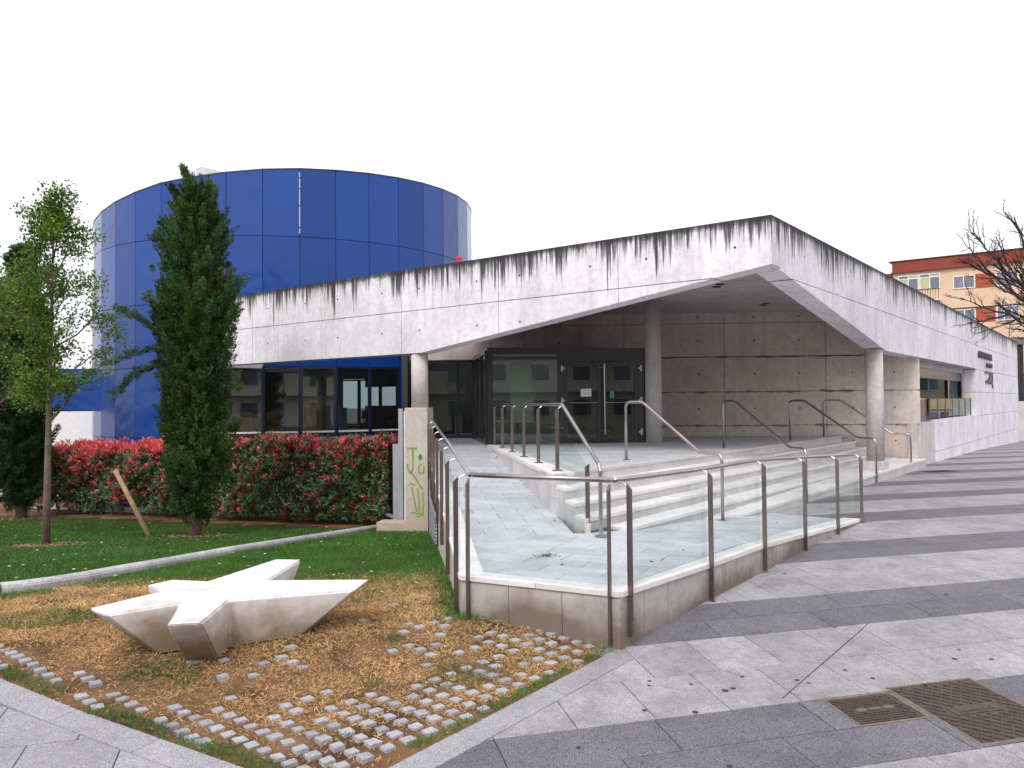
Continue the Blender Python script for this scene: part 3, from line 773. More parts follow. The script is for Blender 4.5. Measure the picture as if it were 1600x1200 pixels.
# ================================================================== BUILDING: concrete library with folded canopy
def wall_panels(parent, name, O, d, thv, outline, ss, zs, mat, gap=.014, core=.03, corem=None, thickness=.4):
    """O,d: 2d origin/direction of the outer face; thv: unit 2d vector into the wall; outline convex ccw in (s,z)"""
    O = np.array(O, float); d = np.array(d, float); tv = np.array([*thv, 0.0])
    P3 = lambda s, z: np.array([*(O + d * s), z])
    hs = convex(outline)
    for i in range(len(ss) - 1):
        for j in range(len(zs) - 1):
            g = gap / 2
            a = ss[i] + (g if i else 0); b = ss[i + 1] - (g if i < len(ss) - 2 else 0); c = zs[j] + (g if j else 0); e = zs[j + 1] - (g if j < len(zs) - 2 else 0)
            pl = cliph([(a, c), (b, c), (b, e), (a, e)], hs)
            if not pl or area(pl) < .02: continue
            obj(name, MB().ext([P3(*p) for p in pl], tv * thickness), mat, parent)
    if core:
        cpl = cliph([(min(ss), min(zs)), (max(ss), min(zs)), (max(ss), max(zs)), (min(ss), max(zs))], [(h[0], h[1], h[2] + .02) for h in hs])
        obj('wall_core', MB().ext([P3(*p) + tv * core for p in cpl], tv * (thickness - 2 * core)), corem or M['groove'], parent)
bld = thing('library_building', RN(6, -5, 1.05), 'low board-marked concrete building with folded canopy, stained parapet and glazed entrance', 'building')
TOP = 4.927
ssL = [0, 2.76, 5.48, 8.19, 10.9, 12.57, 13.65, 16.3]
zsF = [2.9, 4.02, TOP]
wall_panels(bld, 'concrete_panel', RN(0, 0), -Nv, Rv, [(0, 4.15), (7.6, 3.1), (16.3, 3.1), (16.3, TOP), (0, TOP)], ssL, zsF, M['fascia'])
ssR = [.4, 3.3, 6.02, 7.12, 9.84, 14.17, 16.9, 19.6, 21.6]
wall_panels(bld, 'concrete_panel', RN(0, 0), Rv, -Nv, [(.4, 4.15 - .4 * .138), (7.5, 3.13), (21.6, 3.13), (21.6, TOP), (.4, TOP)], ssR, zsF, M['fascia'])
ssR2 = [21.6, 25.3, 28.0, 30.7, 33.4, 36.4]
wall_panels(bld, 'concrete_panel', RN(0, 0), Rv, -Nv, [(21.6, -.6), (36.4, -.6), (36.4, TOP), (21.6, TOP)], ssR2, [-.6, .48, 1.37, 2.25, 3.1, 4.0, TOP], M['fascia'])
# low wall under the side window
wall_panels(bld, 'concrete_panel', RN(0, 0), Rv, -Nv, [(13.6, -.4), (21.59, -.4), (21.59, 1.4), (13.6, 1.4)], [13.6, 21.59], [-.4, .48, 1.4], M['fascia'], thickness=.3)
wall_panels(bld, 'concrete_panel', RN(0, -.06), Rv, -Nv, [(11.1, -.4), (13.59, -.4), (13.59, 1.36), (11.1, 1.36)], [11.1, 13.59], [-.4, 1.36], M['column'], thickness=.24, core=0)
# tie holes: the shade of each recess drawn as a dark disc
mb = MB()
for t in (.6, 2.2, 3.34, 4.95, 6.04, 7.65, 8.8, 10.3, 11.5, 13.0, 14.4, 15.7):
    for z in (4.48, 3.58):
        if z < 4.15 - .138 * t + .1: continue
        p = np.array(RN(-.0015, -t, z)); mb.tube([p, p + np.array([*(Rv * .02), 0])], .022, 10)
for r in (1.6, 4.4, 6.6, 8.4, 11.0, 12.8, 15.4, 18.2, 20.4, 23.5, 26.6, 29.3, 32):
    for z in (4.48, 3.58) + ((2.7, 1.8) if r > 22 else ()):
        if z < 4.15 - .138 * r + .1: continue
        p = np.array(RN(r, .0015, z)); mb.tube([p, p - np.array([*(Nv * .02), 0])], .022, 10)
obj('tie_hole_shade', mb, M['iron'], bld, kind='stuff')
# hairline pour joint at the foot of the sign wall and lettering
xdir = (Rv[0], Rv[1], 0.0)
for s_, sz, (r, z) in (('ANTON GARCIA ABRIL', .37, (24.0, 3.67)), ('AULA MUSICAL', .26, (25.1, 3.33))):
    put_text('sign_lettering', s_, sz, .02, RN(r, .035, z), xdir, (0, 0, 1), M['letters'], bld)
mb = MB(); pt = lambda r, z: np.array(RN(r, .03, z)); Nn3 = np.array([*Nv, 0])
mb.beam(pt(23.8, 3.05), pt(26.3, 3.05), .03, .05, Nn3); mb.beam(pt(25.3, 3.03), pt(25.3, 2.72), .03, .10, Nn3)
mb.beam(pt(26.0, 3.0), pt(26.0, 2.7), .03, .22, Nn3)
for k in range(5): mb.beam(pt(24.0 + .42 * k, 2.66 + .04 * math.sin(k * 2)), pt(24.34 + .42 * k, 2.70 - .05 * math.sin(k * 2.3)), .03, .11, Nn3)
mb.beam(pt(24.8, 2.72), pt(25.0, 2.86), .03, .08, Nn3); mb.beam(pt(25.9, 2.62), pt(26.15, 2.46), .03, .07, Nn3)
obj('sign_emblem', mb, M['letters'], bld)
# ceiling / roof slab (formwork boards as panels underneath)
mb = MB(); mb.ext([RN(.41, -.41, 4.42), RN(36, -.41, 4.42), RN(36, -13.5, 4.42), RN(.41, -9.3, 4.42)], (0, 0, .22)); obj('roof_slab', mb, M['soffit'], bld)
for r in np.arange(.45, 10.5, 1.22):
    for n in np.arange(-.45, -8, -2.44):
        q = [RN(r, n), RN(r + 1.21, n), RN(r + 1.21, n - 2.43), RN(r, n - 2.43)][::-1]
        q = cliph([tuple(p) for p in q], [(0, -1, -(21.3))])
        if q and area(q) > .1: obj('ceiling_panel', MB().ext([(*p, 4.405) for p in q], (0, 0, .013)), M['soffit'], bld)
for (r, n) in ((1.6, -3.3), (1.9, -3.6), (3.2, -2.2), (3.5, -2.4), (7.0, -2.6), (7.3, -2.8)):
    p = RN(r, n, 4.39); obj('ceiling_light', MB().cyl(p, .09, .02, 16), M['iron'], bld)
# back wall, frontal
yw = lambda x: 21.5 + .06 * (10.96 - x)
bd = np.array([-1, .06]); bd = bd / np.linalg.norm(bd); bo = np.array([10.96, 21.5]); bth = np.array([.06, 1.0]); bth /= np.linalg.norm(bth)
X2s = lambda x: (10.96 - x) / abs(bd[0])
# use direction left->right so the outer face looks at the entrance
bo2 = np.array([-3.0, yw(-3.0)]); bd2 = -bd
xs2 = [-3.0, -2.4, .35, 3.08, 5.8, 8.5, 10.96]; sx = [(x + 3.0) / bd2[0] for x in xs2]
zs2 = [-.5, .40, 1.34, 2.26, 3.2, 4.13, 4.6]
sD = (3.25 + 3.0) / bd2[0]
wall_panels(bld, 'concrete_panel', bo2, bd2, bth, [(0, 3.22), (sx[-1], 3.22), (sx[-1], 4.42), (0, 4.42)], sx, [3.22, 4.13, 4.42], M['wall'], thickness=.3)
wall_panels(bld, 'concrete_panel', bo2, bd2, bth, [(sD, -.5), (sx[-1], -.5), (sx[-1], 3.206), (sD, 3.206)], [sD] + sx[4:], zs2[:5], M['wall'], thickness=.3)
mb = MB()
for x in (3.9, 5.1, 6.6, 7.8, 9.2, 10.3, 1.3, -.6, -2.0):
    for z in (3.65, 2.75, 1.8, 4.3, .9):
        if x < 3.5 and z < 3.4: continue
        mb.tube([(x, yw(x) - .0015, z), (x, yw(x) + .02, z)], .024, 10)
obj('tie_hole_shade', mb, M['iron'], bld, kind='stuff')  # dark discs for the shade inside the back wall's tie holes
# short side wall by the drum and end return at the far left
obj('side_wall', MB().ext([(-3.02, 21.9, -1), (-2.86, 21.9, -1), (-2.86, 26.5, -1), (-3.02, 26.5, -1)], (0, 0, 5.4)), M['dgrey'], bld)
obj('side_wall', MB().ext([RN(.42, -16.28, 3.1), RN(4.0, -16.28, 3.1), RN(4.0, -15.9, 3.1), RN(.42, -15.9, 3.1)], (0, 0, 1.8)), M['fascia'], bld)
# columns
for (x, y, z0, z1, r, nm) in ((-2.01, 17.43, 1.9, 3.22, .185, 'left'), (3.34, 18.9, 1.05, 4.42, .195, 'mid'), (8.33, 18.4, .6, 3.2, .195, 'right')):
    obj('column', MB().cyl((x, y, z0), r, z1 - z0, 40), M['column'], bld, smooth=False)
    o = [ob for ob in COL.objects if ob.name.startswith('column')][-1]
obj('column_base', MB().box((8.33, 18.4, .51), (.46, .46, .19), Rv), M['column'], bld, bevel=.01)
for ob in bpy.data.objects:
    if ob.name.startswith('column') and ob.type == 'MESH' and 'base' not in ob.name:
        for p in ob.data.polygons: p.use_smooth = len(p.vertices) == 4
# roof behind parapet, far side volume closing the building
obj('rear_wall', MB().ext([RN(36.4, -.42, -1), RN(36.4, -14, -1), RN(36.0, -14, -1), RN(36.0, -.42, -1)], (0, 0, 5.9)), M['fascia'], bld)
obj('rear_wall', MB().ext([RN(36.0, -14, -1), RN(9, -14, -1), RN(9, -13.6, -1), RN(36.0, -13.6, -1)], (0, 0, 5.5)), M['wall'], bld)
# side window recess behind the low wall
wn = obj('window', (lambda m: m)(MB()), M['frame'], bld)
def win_grid(parent, O, d, s0, s1, z0, z1, mull, fm, gm, fw_=.06, dep=.07, glass_name='pane', name='window', vm=()):
    """frame with mullions at s positions, and one pane between each pair"""
    O = np.array(O, float); d = np.array(d, float); nn = np.array([-d[1], d[0], 0.0])
    P3 = lambda s, z: np.array([*(O + d * s), z])
    fr = MB()
    def bar(sa, sb, za, zb, extra=0):
        fr.ext([P3(sa, za) - nn * (dep / 2 + extra), P3(sb, za) - nn * (dep / 2 + extra), P3(sb, zb) - nn * (dep / 2 + extra), P3(sa, zb) - nn * (dep / 2 + extra)], nn * (dep + 2 * extra))
    bar(s0, s1, z0, z0 + fw_); bar(s0, s1, z1 - fw_, z1)
    for s in [s0 + fw_ / 2] + list(mull) + [s1 - fw_ / 2]: bar(s - fw_ / 2, s + fw_ / 2, z0 + fw_, z1 - fw_, .001)
    w_ = obj(name, fr, fm, parent)
    ed = [s0 + fw_] + [m_ for q in mull for m_ in (q - fw_ / 2, q + fw_ / 2)] + [s1 - fw_]
    for i in range(0, len(ed), 2):
        obj(glass_name, MB().ext([P3(ed[i], z0 + fw_) - nn * .004, P3(ed[i + 1], z0 + fw_) - nn * .004, P3(ed[i + 1], z1 - fw_) - nn * .004, P3(ed[i], z1 - fw_) - nn * .004], nn * .008), gm, w_)
    return w_
bpy.data.objects.remove(wn)
win_grid(bld, RN(0, -.5), Rv, 11.2, 21.58, 1.3, 2.95, [13.55, 18.6], M['frame'], glass('side_glass', (.7, .8, .78), .16), .30, .1)
obj('lintel', MB().ext([RN(11.2, -.42, 2.95), RN(21.59, -.42, 2.95), RN(21.59, -.62, 2.95), RN(11.2, -.62, 2.95)], (0, 0, 1.4)), M['column'], bld)
obj('reveal', MB().ext([RN(21.59, -.401, 1.3), RN(21.59, -.62, 1.3), RN(21.4, -.62, 1.3), RN(21.4, -.401, 1.3)], (0, 0, 1.65)), M['column'], bld)
obj('window_recess_end', MB().ext([RN(21.6, -.62, -.4), RN(21.6, -2, -.4), RN(21.8, -2, -.4), RN(21.8, -.62, -.4)], (0, 0, 4.8)), M['tealw'], bld)
obj('window_seat_back', MB().ext([RN(11.2, -1.8, -.4), RN(21.6, -1.8, -.4), RN(21.6, -1.9, -.4), RN(11.2, -1.9, -.4)], (0, 0, 4.8)), M['tealw'], bld)
# entrance: recessed glazing on the left and the projecting glass vestibule
ent = bld
zpf = 1.05; ztop = 3.22
w0 = win_grid(bld, (-3.0, yw(-3.0) + .05), bd2, .15, 2.0, zpf, ztop, [1.5], M['frame'], M['glass_dark'], .07, .09, name='entrance_glazing')
v0, v1 = np.array([-.57, 18.4]), np.array([3.19, 18.9]); vd = (v1 - v0) / np.linalg.norm(v1 - v0); VL = float(np.linalg.norm(v1 - v0)); vn = np.array([-vd[1], vd[0]])
vb = np.array([-1.07, 22.1]); vbd = (vb - v0) / np.linalg.norm(vb - v0); VB = float(np.linalg.norm(vb - v0))
w1 = win_grid(bld, tuple(vb), -vbd, .0, VB - .07, zpf, ztop, [1.25, 2.5], M['frame'], M['glass_box'], .08, .09, name='vestibule_side')
# front: fixed glass pane then double doors
PV = lambda s, z, o=0: np.array([*(v0 + vd * s + vn * o), z])
def vbox(mb, sa, sb, za, zb, o0, o1): return mb.ext([PV(sa, za, o0), PV(sb, za, o0), PV(sb, zb, o0), PV(sa, zb, o0)], np.array([*(vn * (o1 - o0)), 0]))
sx_ = lambda px: None
S0, S1, S2, S3 = .13, 1.66, 1.80, VL       # glass start/end, door zone
fr = MB(); vbox(fr, 0, S0, zpf, ztop, 0, .12); vbox(fr, S0, VL, ztop - .09, ztop, .002, .12); vbox(fr, S0, S1, zpf, zpf + .06, 0.002, .10); vbox(fr, S1, S2, zpf, ztop - .09, 0, .12); vbox(fr, VL - .22, VL, zpf, ztop - .09, 0, .12); vbox(fr, S2, VL - .22, 2.96, ztop - .09, .004, .11)
vbox(fr, S0, S1, 3.01, 3.04, .002, .1)
vf = obj('vestibule_frame', fr, M['frame'], bld)
obj('pane', vbox(MB(), S0, S1, zpf + .06, 3.01, .045, .055), M['glass_box'], vf); obj('pane', vbox(MB(), S0, S1, 3.04, ztop - .09, .045, .055), M['glass_box'], vf)
obj('vestibule_roof', MB().ext([(*v0, ztop + .002), (*v1, ztop + .002), (*(v1 + vn * 3.0), ztop + .002), (*vb, ztop + .002)], (0, 0, .06)), M['frame'], bld)
obj('vestibule_side', MB().ext([(*(v1 - vd * .09), zpf), (*v1, zpf), (*(v1 + vn * 2.8), zpf), (*(v1 - vd * .09 + vn * 2.8), zpf)], (0, 0, ztop - zpf)), M['frame'], bld)
dm = (S2 + VL - .22) / 2
for k, (a, b) in enumerate(((S2 + .005, dm - .004), (dm + .004, VL - .225))):
    dr = MB(); fwid = .085 if k == 0 else .075
    vbox(dr, a, a + fwid, zpf + .01, 2.95, .01, .07); vbox(dr, b - fwid, b, zpf + .01, 2.95, .01, .07); vbox(dr, a + fwid, b - fwid, zpf + .01, zpf + .13, .012, .068); vbox(dr, a + fwid, b - fwid, 2.84, 2.95, .012, .068)
    d_ = obj('door', dr, M['frame'], bld)
    obj('pane', vbox(MB(), a + fwid, b - fwid, zpf + .13, 2.84, .035, .045), M['glass_dark'], d_)
    hx = (dm - .05) if k == 0 else (dm + .06)
    if k == 1:
        h = MB(); h.tube([PV(hx, 1.25, -.07), PV(hx, 2.9, -.07)], .018, 10)
        for z in (1.34, 2.82): h.tube([PV(hx, z, -.07), PV(hx, z, .01)], .012, 8)
        h.tube([PV(hx - .16, 1.34, -.03), PV(hx, 1.34, -.03)], .009, 6); h.tube([PV(hx - .16, 2.82, -.03), PV(hx, 2.82, -.03)], .009, 6)
        obj('handle', h, M['steel'], d_)
    obj('push_bar', MB().tube([PV(a + fwid, 1.995, -.005), PV(b - fwid, 1.995, -.005)], .008, 6), M['zinc'], d_)
    e = a - .06 if k == 0 else b + .08
    for z in (1.3, 2.05, 2.8):
        if k == 0 and z < 1.5: continue
        h = MB(); vbox(h, e - .02, e + .02, z - .07, z + .07, -.02, .0); vbox(h, e - .07 if k else e, e if k else e + .07, z - .02, z + .02, -.021, -.001); obj('hinge', h, M['zinc'], d_)
    sc_ = (a + b) / 2 + (.06 if k else .26); obj('door_reflection_disc', MB().ext([PV(sc_ + .085 * math.cos(2 * PI * j / 16), 2.36 + .085 * math.sin(2 * PI * j / 16), .047) for j in range(16)], np.array([*(vn * .003), 0])), M['greend'], d_)  # green disc painted in place of an exit sign's reflection
obj('notice', vbox(MB(), 2.20, 2.45, 2.14, 2.32, .028, .033), M['paper'], bld, label='white paper notice taped inside the left door')
for kz in (2.27, 2.22, 2.19): obj('printed_line', vbox(MB(), 2.24, 2.41, kz, kz + .012, .0255, .028), M['grey'], [o for o in bpy.data.objects if o.name.startswith('notice')][0])
obj('notice', vbox(MB(), 2.90, 3.0, 2.10, 2.27, .028, .033), M['teal'], bld, label='small teal notice inside the right door')
# inside the vestibule and hall
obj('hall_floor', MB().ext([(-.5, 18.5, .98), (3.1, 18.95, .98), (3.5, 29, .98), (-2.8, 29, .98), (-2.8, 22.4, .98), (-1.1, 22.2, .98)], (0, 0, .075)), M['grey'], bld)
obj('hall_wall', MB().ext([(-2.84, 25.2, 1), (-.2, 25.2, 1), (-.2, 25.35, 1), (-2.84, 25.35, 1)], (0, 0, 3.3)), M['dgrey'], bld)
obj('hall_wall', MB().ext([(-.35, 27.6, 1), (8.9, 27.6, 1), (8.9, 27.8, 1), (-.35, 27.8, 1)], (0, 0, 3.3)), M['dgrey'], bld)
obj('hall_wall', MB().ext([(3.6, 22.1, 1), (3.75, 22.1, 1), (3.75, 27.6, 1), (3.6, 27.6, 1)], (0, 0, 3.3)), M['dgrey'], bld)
obj('screen_panel', MB().box((.24, 19.15, 2.27), (.55, .03, 1.45), vd), M['screen'], bld, label='pale hanging poster panel behind the vestibule glass')
obj('inner_column', MB().cyl((2.05, 20.5, 1.05), .14, 2.17, 20), M['column'], bld)
obj('hall_counter', MB().box((1.0, 24.5, 1.55), (2.4, .6, 1.0)), M['grey'], bld, bevel=.02)
# alarm box on the parapet
ab = thing('alarm_box', RN(.2, -6.68, TOP), 'small red alarm box standing on the parapet in front of the blue drum', 'alarm box')
obj('housing', MB().box(RN(.2, -6.68, TOP + .08), (.10, .10, .15), Nv), M['alarm'], ab, bevel=.015)
obj('bracket', MB().box(RN(.2, -6.68, TOP + .005), (.13, .13, .01), Nv), M['zinc'], ab)

# ================================================================== BLUE DRUM
CX, CY, RR, NF = -8.285, 30.39, 6.8, 40; PH = -.17861
ztopd = lambda x: float(np.interp(x, [-15.2, -13.6, -10.56, -6.9, -1.6], [8.0, 8.23, 8.72, 9.06, 9.35]))
def dpt(i, r=RR): th = i * 2 * PI / NF + PH; return np.array([CX + r * math.sin(th), CY - r * math.cos(th)])
drum = thing('drum_building', (CX, CY, .3), 'round tower clad in glossy cobalt blue panels above a band of dark windows', 'building')
rows = [-1.3, -.85, 1.05, 3.17, 5.09, 7.05]
front_w = set(range(-1, 6)); back_w = set(range(18, 24))
for i in range(NF):
    p, q = dpt(i), dpt(i + 1); d = (q - p) / np.linalg.norm(q - p); inn = np.array([CX, CY]) - (p + q) / 2; inn = np.array([*(inn / np.linalg.norm(inn)), 0])
    fi = i if i < 30 else i - NF
    for k in range(len(rows)):
        z0 = rows[k]
        if k < len(rows) - 1: za = zb = rows[k + 1]
        else: za, zb = ztopd(p[0]), ztopd(q[0])
        if z0 == 1.05 and (fi in front_w or fi in back_w): continue
        if (fi in front_w) and z0 < 1.0: mt = M['grey']
        else: mt = M['blue']
        g = .009; a = p + d * g; b = q - d * g
        obj('facade_panel', MB().ext([(*a, z0 + g), (*b, z0 + g), (*b, zb - (g if k < 5 else 0)), (*a, za - (g if k < 5 else 0))], inn * .05), mt, drum)
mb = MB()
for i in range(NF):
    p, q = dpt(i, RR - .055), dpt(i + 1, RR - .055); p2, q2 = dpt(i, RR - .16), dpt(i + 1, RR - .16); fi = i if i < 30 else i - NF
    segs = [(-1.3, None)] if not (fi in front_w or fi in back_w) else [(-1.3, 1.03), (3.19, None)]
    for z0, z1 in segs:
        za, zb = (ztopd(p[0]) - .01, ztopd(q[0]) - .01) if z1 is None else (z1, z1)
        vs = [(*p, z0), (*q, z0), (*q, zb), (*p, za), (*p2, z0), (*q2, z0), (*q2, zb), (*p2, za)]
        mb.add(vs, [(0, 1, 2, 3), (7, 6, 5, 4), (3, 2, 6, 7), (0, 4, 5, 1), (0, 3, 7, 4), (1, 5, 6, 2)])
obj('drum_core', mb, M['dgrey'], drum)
mb = MB()
for i in range(NF):
    p, q = dpt(i, RR + .012), dpt(i + 1, RR + .012); p2, q2 = dpt(i, RR - .2), dpt(i + 1, RR - .2)
    vs = [(*p, ztopd(p[0]) + .001), (*q, ztopd(q[0]) + .001), (*q2, ztopd(q[0]) + .001), (*p2, ztopd(p[0]) + .001)]
    mb.add(vs + [(a, b, c + .035) for a, b, c in vs], [(3, 2, 1, 0), (4, 5, 6, 7), (0, 1, 5, 4), (2, 3, 7, 6), (1, 2, 6, 5), (3, 0, 4, 7)])
obj('parapet_cap', mb, M['blue_dark'], drum)
disc = [tuple(dpt(i, RR - .17)) for i in range(NF)]
obj('floor', MB().ext([(*p, .75) for p in disc], (0, 0, .2)), M['grey'], drum)
obj('ceiling', MB().ext([(*p, 3.25) for p in disc], (0, 0, .2)), M['dgrey'], drum)
obj('roof', MB().ext([(*p, 7.7) for p in disc], (0, 0, .2)), M['grey'], drum)
# bright weathered joint strip near the top front
pj = dpt(3, RR + .004)
for (za, zb) in ((8.84, 9.0), (8.52, 8.80), (8.0, 8.48), (7.35, 7.96), (7.15, 7.3)):
    obj('joint_strip', MB().box((*pj, (za + zb) / 2), (.024, .02, zb - za)), M['zinc'], drum)
for i in sorted(front_w | back_w):
    p, q = dpt(i, RR - .03), dpt(i + 1, RR - .03); L = float(np.linalg.norm(q - p)); d = (q - p) / L
    fm = M['blue_dark']
    if i == 3 or i in back_w: w_ = win_grid(drum, tuple(p), d, .0, L, 1.05, 3.17, [], fm, M['glass_win'], .075, .07)
    else: w_ = win_grid(drum, tuple(p), d, .0, L, 1.05, 3.17, [], fm, M['glass_win'], .05, .07)
    if i in front_w:
        P3 = lambda s, z, o: np.array([*(p + d * s), z]) + np.array([-d[1], d[0], 0]) * o
        obj('sill_bar', MB().beam(P3(.06, 1.20, -.05), P3(L - .06, 1.20, -.05), .03, .05), M['white'], w_)
# inner wall lining with a doorway gap, furniture seen through the glass
for i in range(NF):
    fi = i if i < 30 else i - NF
    if fi in front_w or fi in back_w: continue
    p, q = dpt(i, RR - .19), dpt(i + 1, RR - .19); 
    if i % 1 == 0: obj('lining_panel', MB().ext([(*p, .96), (*q, .96), (*q, 3.24), (*p, 3.24)], np.array([CX - p[0], CY - p[1], 0]) * .004), M['lining'], drum)
obj('partition', MB().ext([(-8.2, 27.3, .95), (-5.6, 27.0, .95), (-5.6, 27.12, .95), (-8.2, 27.42, .95)], (0, 0, .95)), M['lining'], drum)
obj('partition', MB().ext([(-6.1, 33.2, .95), (-1.9, 31.5, .95), (-1.9, 31.6, .95), (-6.1, 33.3, .95)], (0, 0, 1.0)), M['lining'], drum)
obj('partition', MB().ext([(-6.1, 33.2, 2.72), (-1.9, 31.5, 2.72), (-1.9, 31.6, 2.72), (-6.1, 33.3, 2.72)], (0, 0, .55)), M['dgrey'], drum)
obj('partition', MB().ext([(-9.4, 29.2, .95), (-6.1, 28.8, .95), (-6.1, 28.9, .95), (-9.4, 29.3, .95)], (0, 0, 2.3)), M['lining'], drum)
def chair(x, y, rz, mat, label):
    t = thing('chair', (x, y, .95), label, 'chair', 'chairs inside the drum room')
    c, s = math.cos(rz), math.sin(rz); T = lambda a, b, z: np.array([x + a * c - b * s, y + a * s + b * c, .95 + z])
    obj('seat', MB().ext([T(-.2, -.2, .44), T(.2, -.2, .44), T(.22, .2, .45), T(-.22, .2, .45)], (0, 0, .025)), mat, t, bevel=.01)
    obj('backrest', MB().ext([T(-.2, -.2, .60), T(.2, -.2, .60), T(.17, -.24, .86), T(-.17, -.24, .86)], (T(0, -.025, 0) - T(0, 0, 0))), mat, t, bevel=.008)
    for a, b in ((-1, -1), (1, -1), (1, 1), (-1, 1)): obj('leg', MB().beam(T(a * .24, b * .24, 0), T(a * .16, b * .17, .44), .03, .03), mat, t)
    obj('back_post', MB().beam(T(-.13, -.19, .45), T(-.13, -.23, .62), .03, .02), mat, t); obj('back_post', MB().beam(T(.13, -.19, .45), T(.13, -.23, .62), .03, .02), mat, t)
chair(-8.25, 25.0, .15, M['orange'], 'orange chair behind the leftmost visible drum window')
chair(-7.45, 25.2, -.4, M['orange'], 'orange chair nearer the dark mullion, second window of the drum')
chair(-4.65, 25.6, .3, M['redp'], 'dim red chair behind the fourth drum window')
chair(-3.95, 26.3, -.2, M['redp'], 'red chair behind the last drum window beside the column')
cb = thing('cabinet', (-6.2, 25.1, .95), 'pale plywood cabinet standing behind the third drum window', 'cabinet')
obj('body', MB().box((-6.2, 25.1, 1.62), (.62, .4, 1.34)), M['wood'], cb, bevel=.006)
for k in range(2): obj('drawer_front', MB().box((-6.2, 24.89, 2.05 - .55 * k - .12), (.58, .02, .30 if k == 0 else .72)), M['wood'], cb)
tb = thing('table', (-7.2, 27.0, .95), 'white table beyond the orange chairs', 'table')
obj('table_top', MB().box((-8.7, 26.4, 1.70), (1.3, .7, .03)), M['white'], tb)
for a in (-.6, .6):
    for b in (-.3, .3): obj('leg', MB().beam((-8.7 + a, 26.4 + b, .95), (-8.7 + a, 26.4 + b, 1.69), .03, .03), M['zinc'], tb)
# roof hatch
obj('roof_hatch', MB().add([(-10.75, 27.0, 8.0), (-9.5, 27.2, 8.0), (-9.5, 29, 8.0), (-10.75, 29, 8.0), (-10.66, 27.0, 10.05), (-10.5, 27.05, 10.16), (-9.7, 27.2, 9.98), (-9.7, 28.6, 9.98), (-10.66, 28.6, 10.05)],
    [(0, 1, 6, 5, 4), (1, 2, 7, 6), (2, 3, 8, 7), (3, 0, 4, 8), (4, 5, 6, 7, 8), (3, 2, 1, 0)]), M['zinc'], drum)
# annex left of the drum
an = thing('annex_building', (-16, 28, -1), 'low annex left of the drum, white panelled base under a blue upper wall', 'building')
for i in range(4):
    xa = -22.0 + 1.83 * i
    for (z0, z1, mt) in ((-1.1, .78, 'white'), (.80, 1.86, 'white'), (1.9, 2.6, 'blue'), (2.62, 3.35, 'blue')):
        obj('wall_panel', MB().ext([(xa + .01, 28.0, z0), (xa + 1.82, 28.0, z0), (xa + 1.82, 28.0, z1), (xa + .01, 28.0, z1)], (0, .12, 0)), M[mt], an)
obj('wall_core', MB().ext([(-22, 28.13, -1.1), (-14.7, 28.13, -1.1), (-14.7, 36, -1.1), (-22, 36, -1.1)], (0, 0, 4.4)), M['dgrey'], an)

# ================================================================== RAMP, STEPS, PLATFORM
def zramp(x, y):
    """surface of landing, long upper ramp and short lower ramp"""
    r = (np.array([x, y]) - A) @ Rv
    if y > 9.5 and x < .9 + (y - 9.6) * -.155 + .08: return .43 + (min(y, 18.6) - 9.5) * (.62 / 9.1)
    return float(np.interp(r, [-4.0, .25, 1.0], [.43, .215, .20]))
foot = (.87, 9.60); Lc = (-1.80, 17.2); P0 = (.55, 10.77)
ctrl = dict(C=(.88, 6.66), Cp=(-.49, 7.42), E=(5.15, 11.95))
cheek_d = np.array([-.55, 18.45]) - np.array(foot); cheek_d /= np.linalg.norm(cheek_d)
rampo = thing('access_ramp', (ctrl['C'][0], ctrl['C'][1], -.06), kind='structure')
tr = Tiler()
Ci = (.86, 6.92); Cpi = (-.24, 7.48)
# landing + lower ramp polygons (convex pieces), upper ramp
land = [(-.40, 7.55), (.87, 6.80), (2.65, 9.05), foot, (-.68, 9.60)]
land = [(-.42, 7.58), (.90, 6.86), (2.25, 8.55), foot, (-.70, 9.60)]
land2 = [(2.25, 8.55), (1.28, 9.92), foot]
lower = [(2.25, 8.55), (4.98, 11.95), RN(.25, -.50), RN(-3.6, -.66), (1.28, 9.92)]
upper = [(-.70, 9.60), foot, (-.55, 18.4), (-1.07, 22.0), (-2.6, 22.2), (-1.98, 18.2)]
def ccw(p): return p if sum(p[i][0] * p[(i + 1) % len(p)][1] - p[(i + 1) % len(p)][0] * p[i][1] for i in range(len(p))) > 0 else p[::-1]
def tiles(poly, org, a, b, la, lb, mat, zf, gap=.006, stag=.5, tl_=None, th=.03):
    hs = convex(ccw([tuple(p) for p in poly])); org = np.array(org, float); a = np.array(a, float); a /= np.linalg.norm(a); b = np.array(b, float); b /= np.linalg.norm(b)
    for j in range(-60, 80):
        for i in range(-40, 40):
            o = org + a * (i + (stag * (j % 2))) * la + b * j * lb
            q = [o + a * gap / 2 + b * gap / 2, o + a * (la - gap / 2) + b * gap / 2, o + a * (la - gap / 2) + b * (lb - gap / 2), o + a * gap / 2 + b * (lb - gap / 2)]
            c = np.mean(q, 0)
            if abs(c[0]) > 25 or c[1] < 3 or c[1] > 30: continue
            pl = cliph(ccw([tuple(p) for p in q]), hs)
            if pl and area(pl) > .002: tl_.put(pl, mat, zf, th)
tiles(land, (.87, 9.60), (1, -.48), (.48, 1), .62, .31, M['ramp'], zramp, tl_=tr)
tiles(land2, (.87, 9.60), (1, -.48), (.48, 1), .62, .31, M['ramp'], zramp, tl_=tr)
tiles(lower, (2.25, 8.55), Rv, (-Nv), .75, .38, M['ramp'], zramp, tl_=tr)
tiles(upper, foot, (1, .03), cheek_d, .60, .31, M['ramp'], zramp, tl_=tr)
tr.emit(rampo, 'paving_slab', 280)
mb = MB()
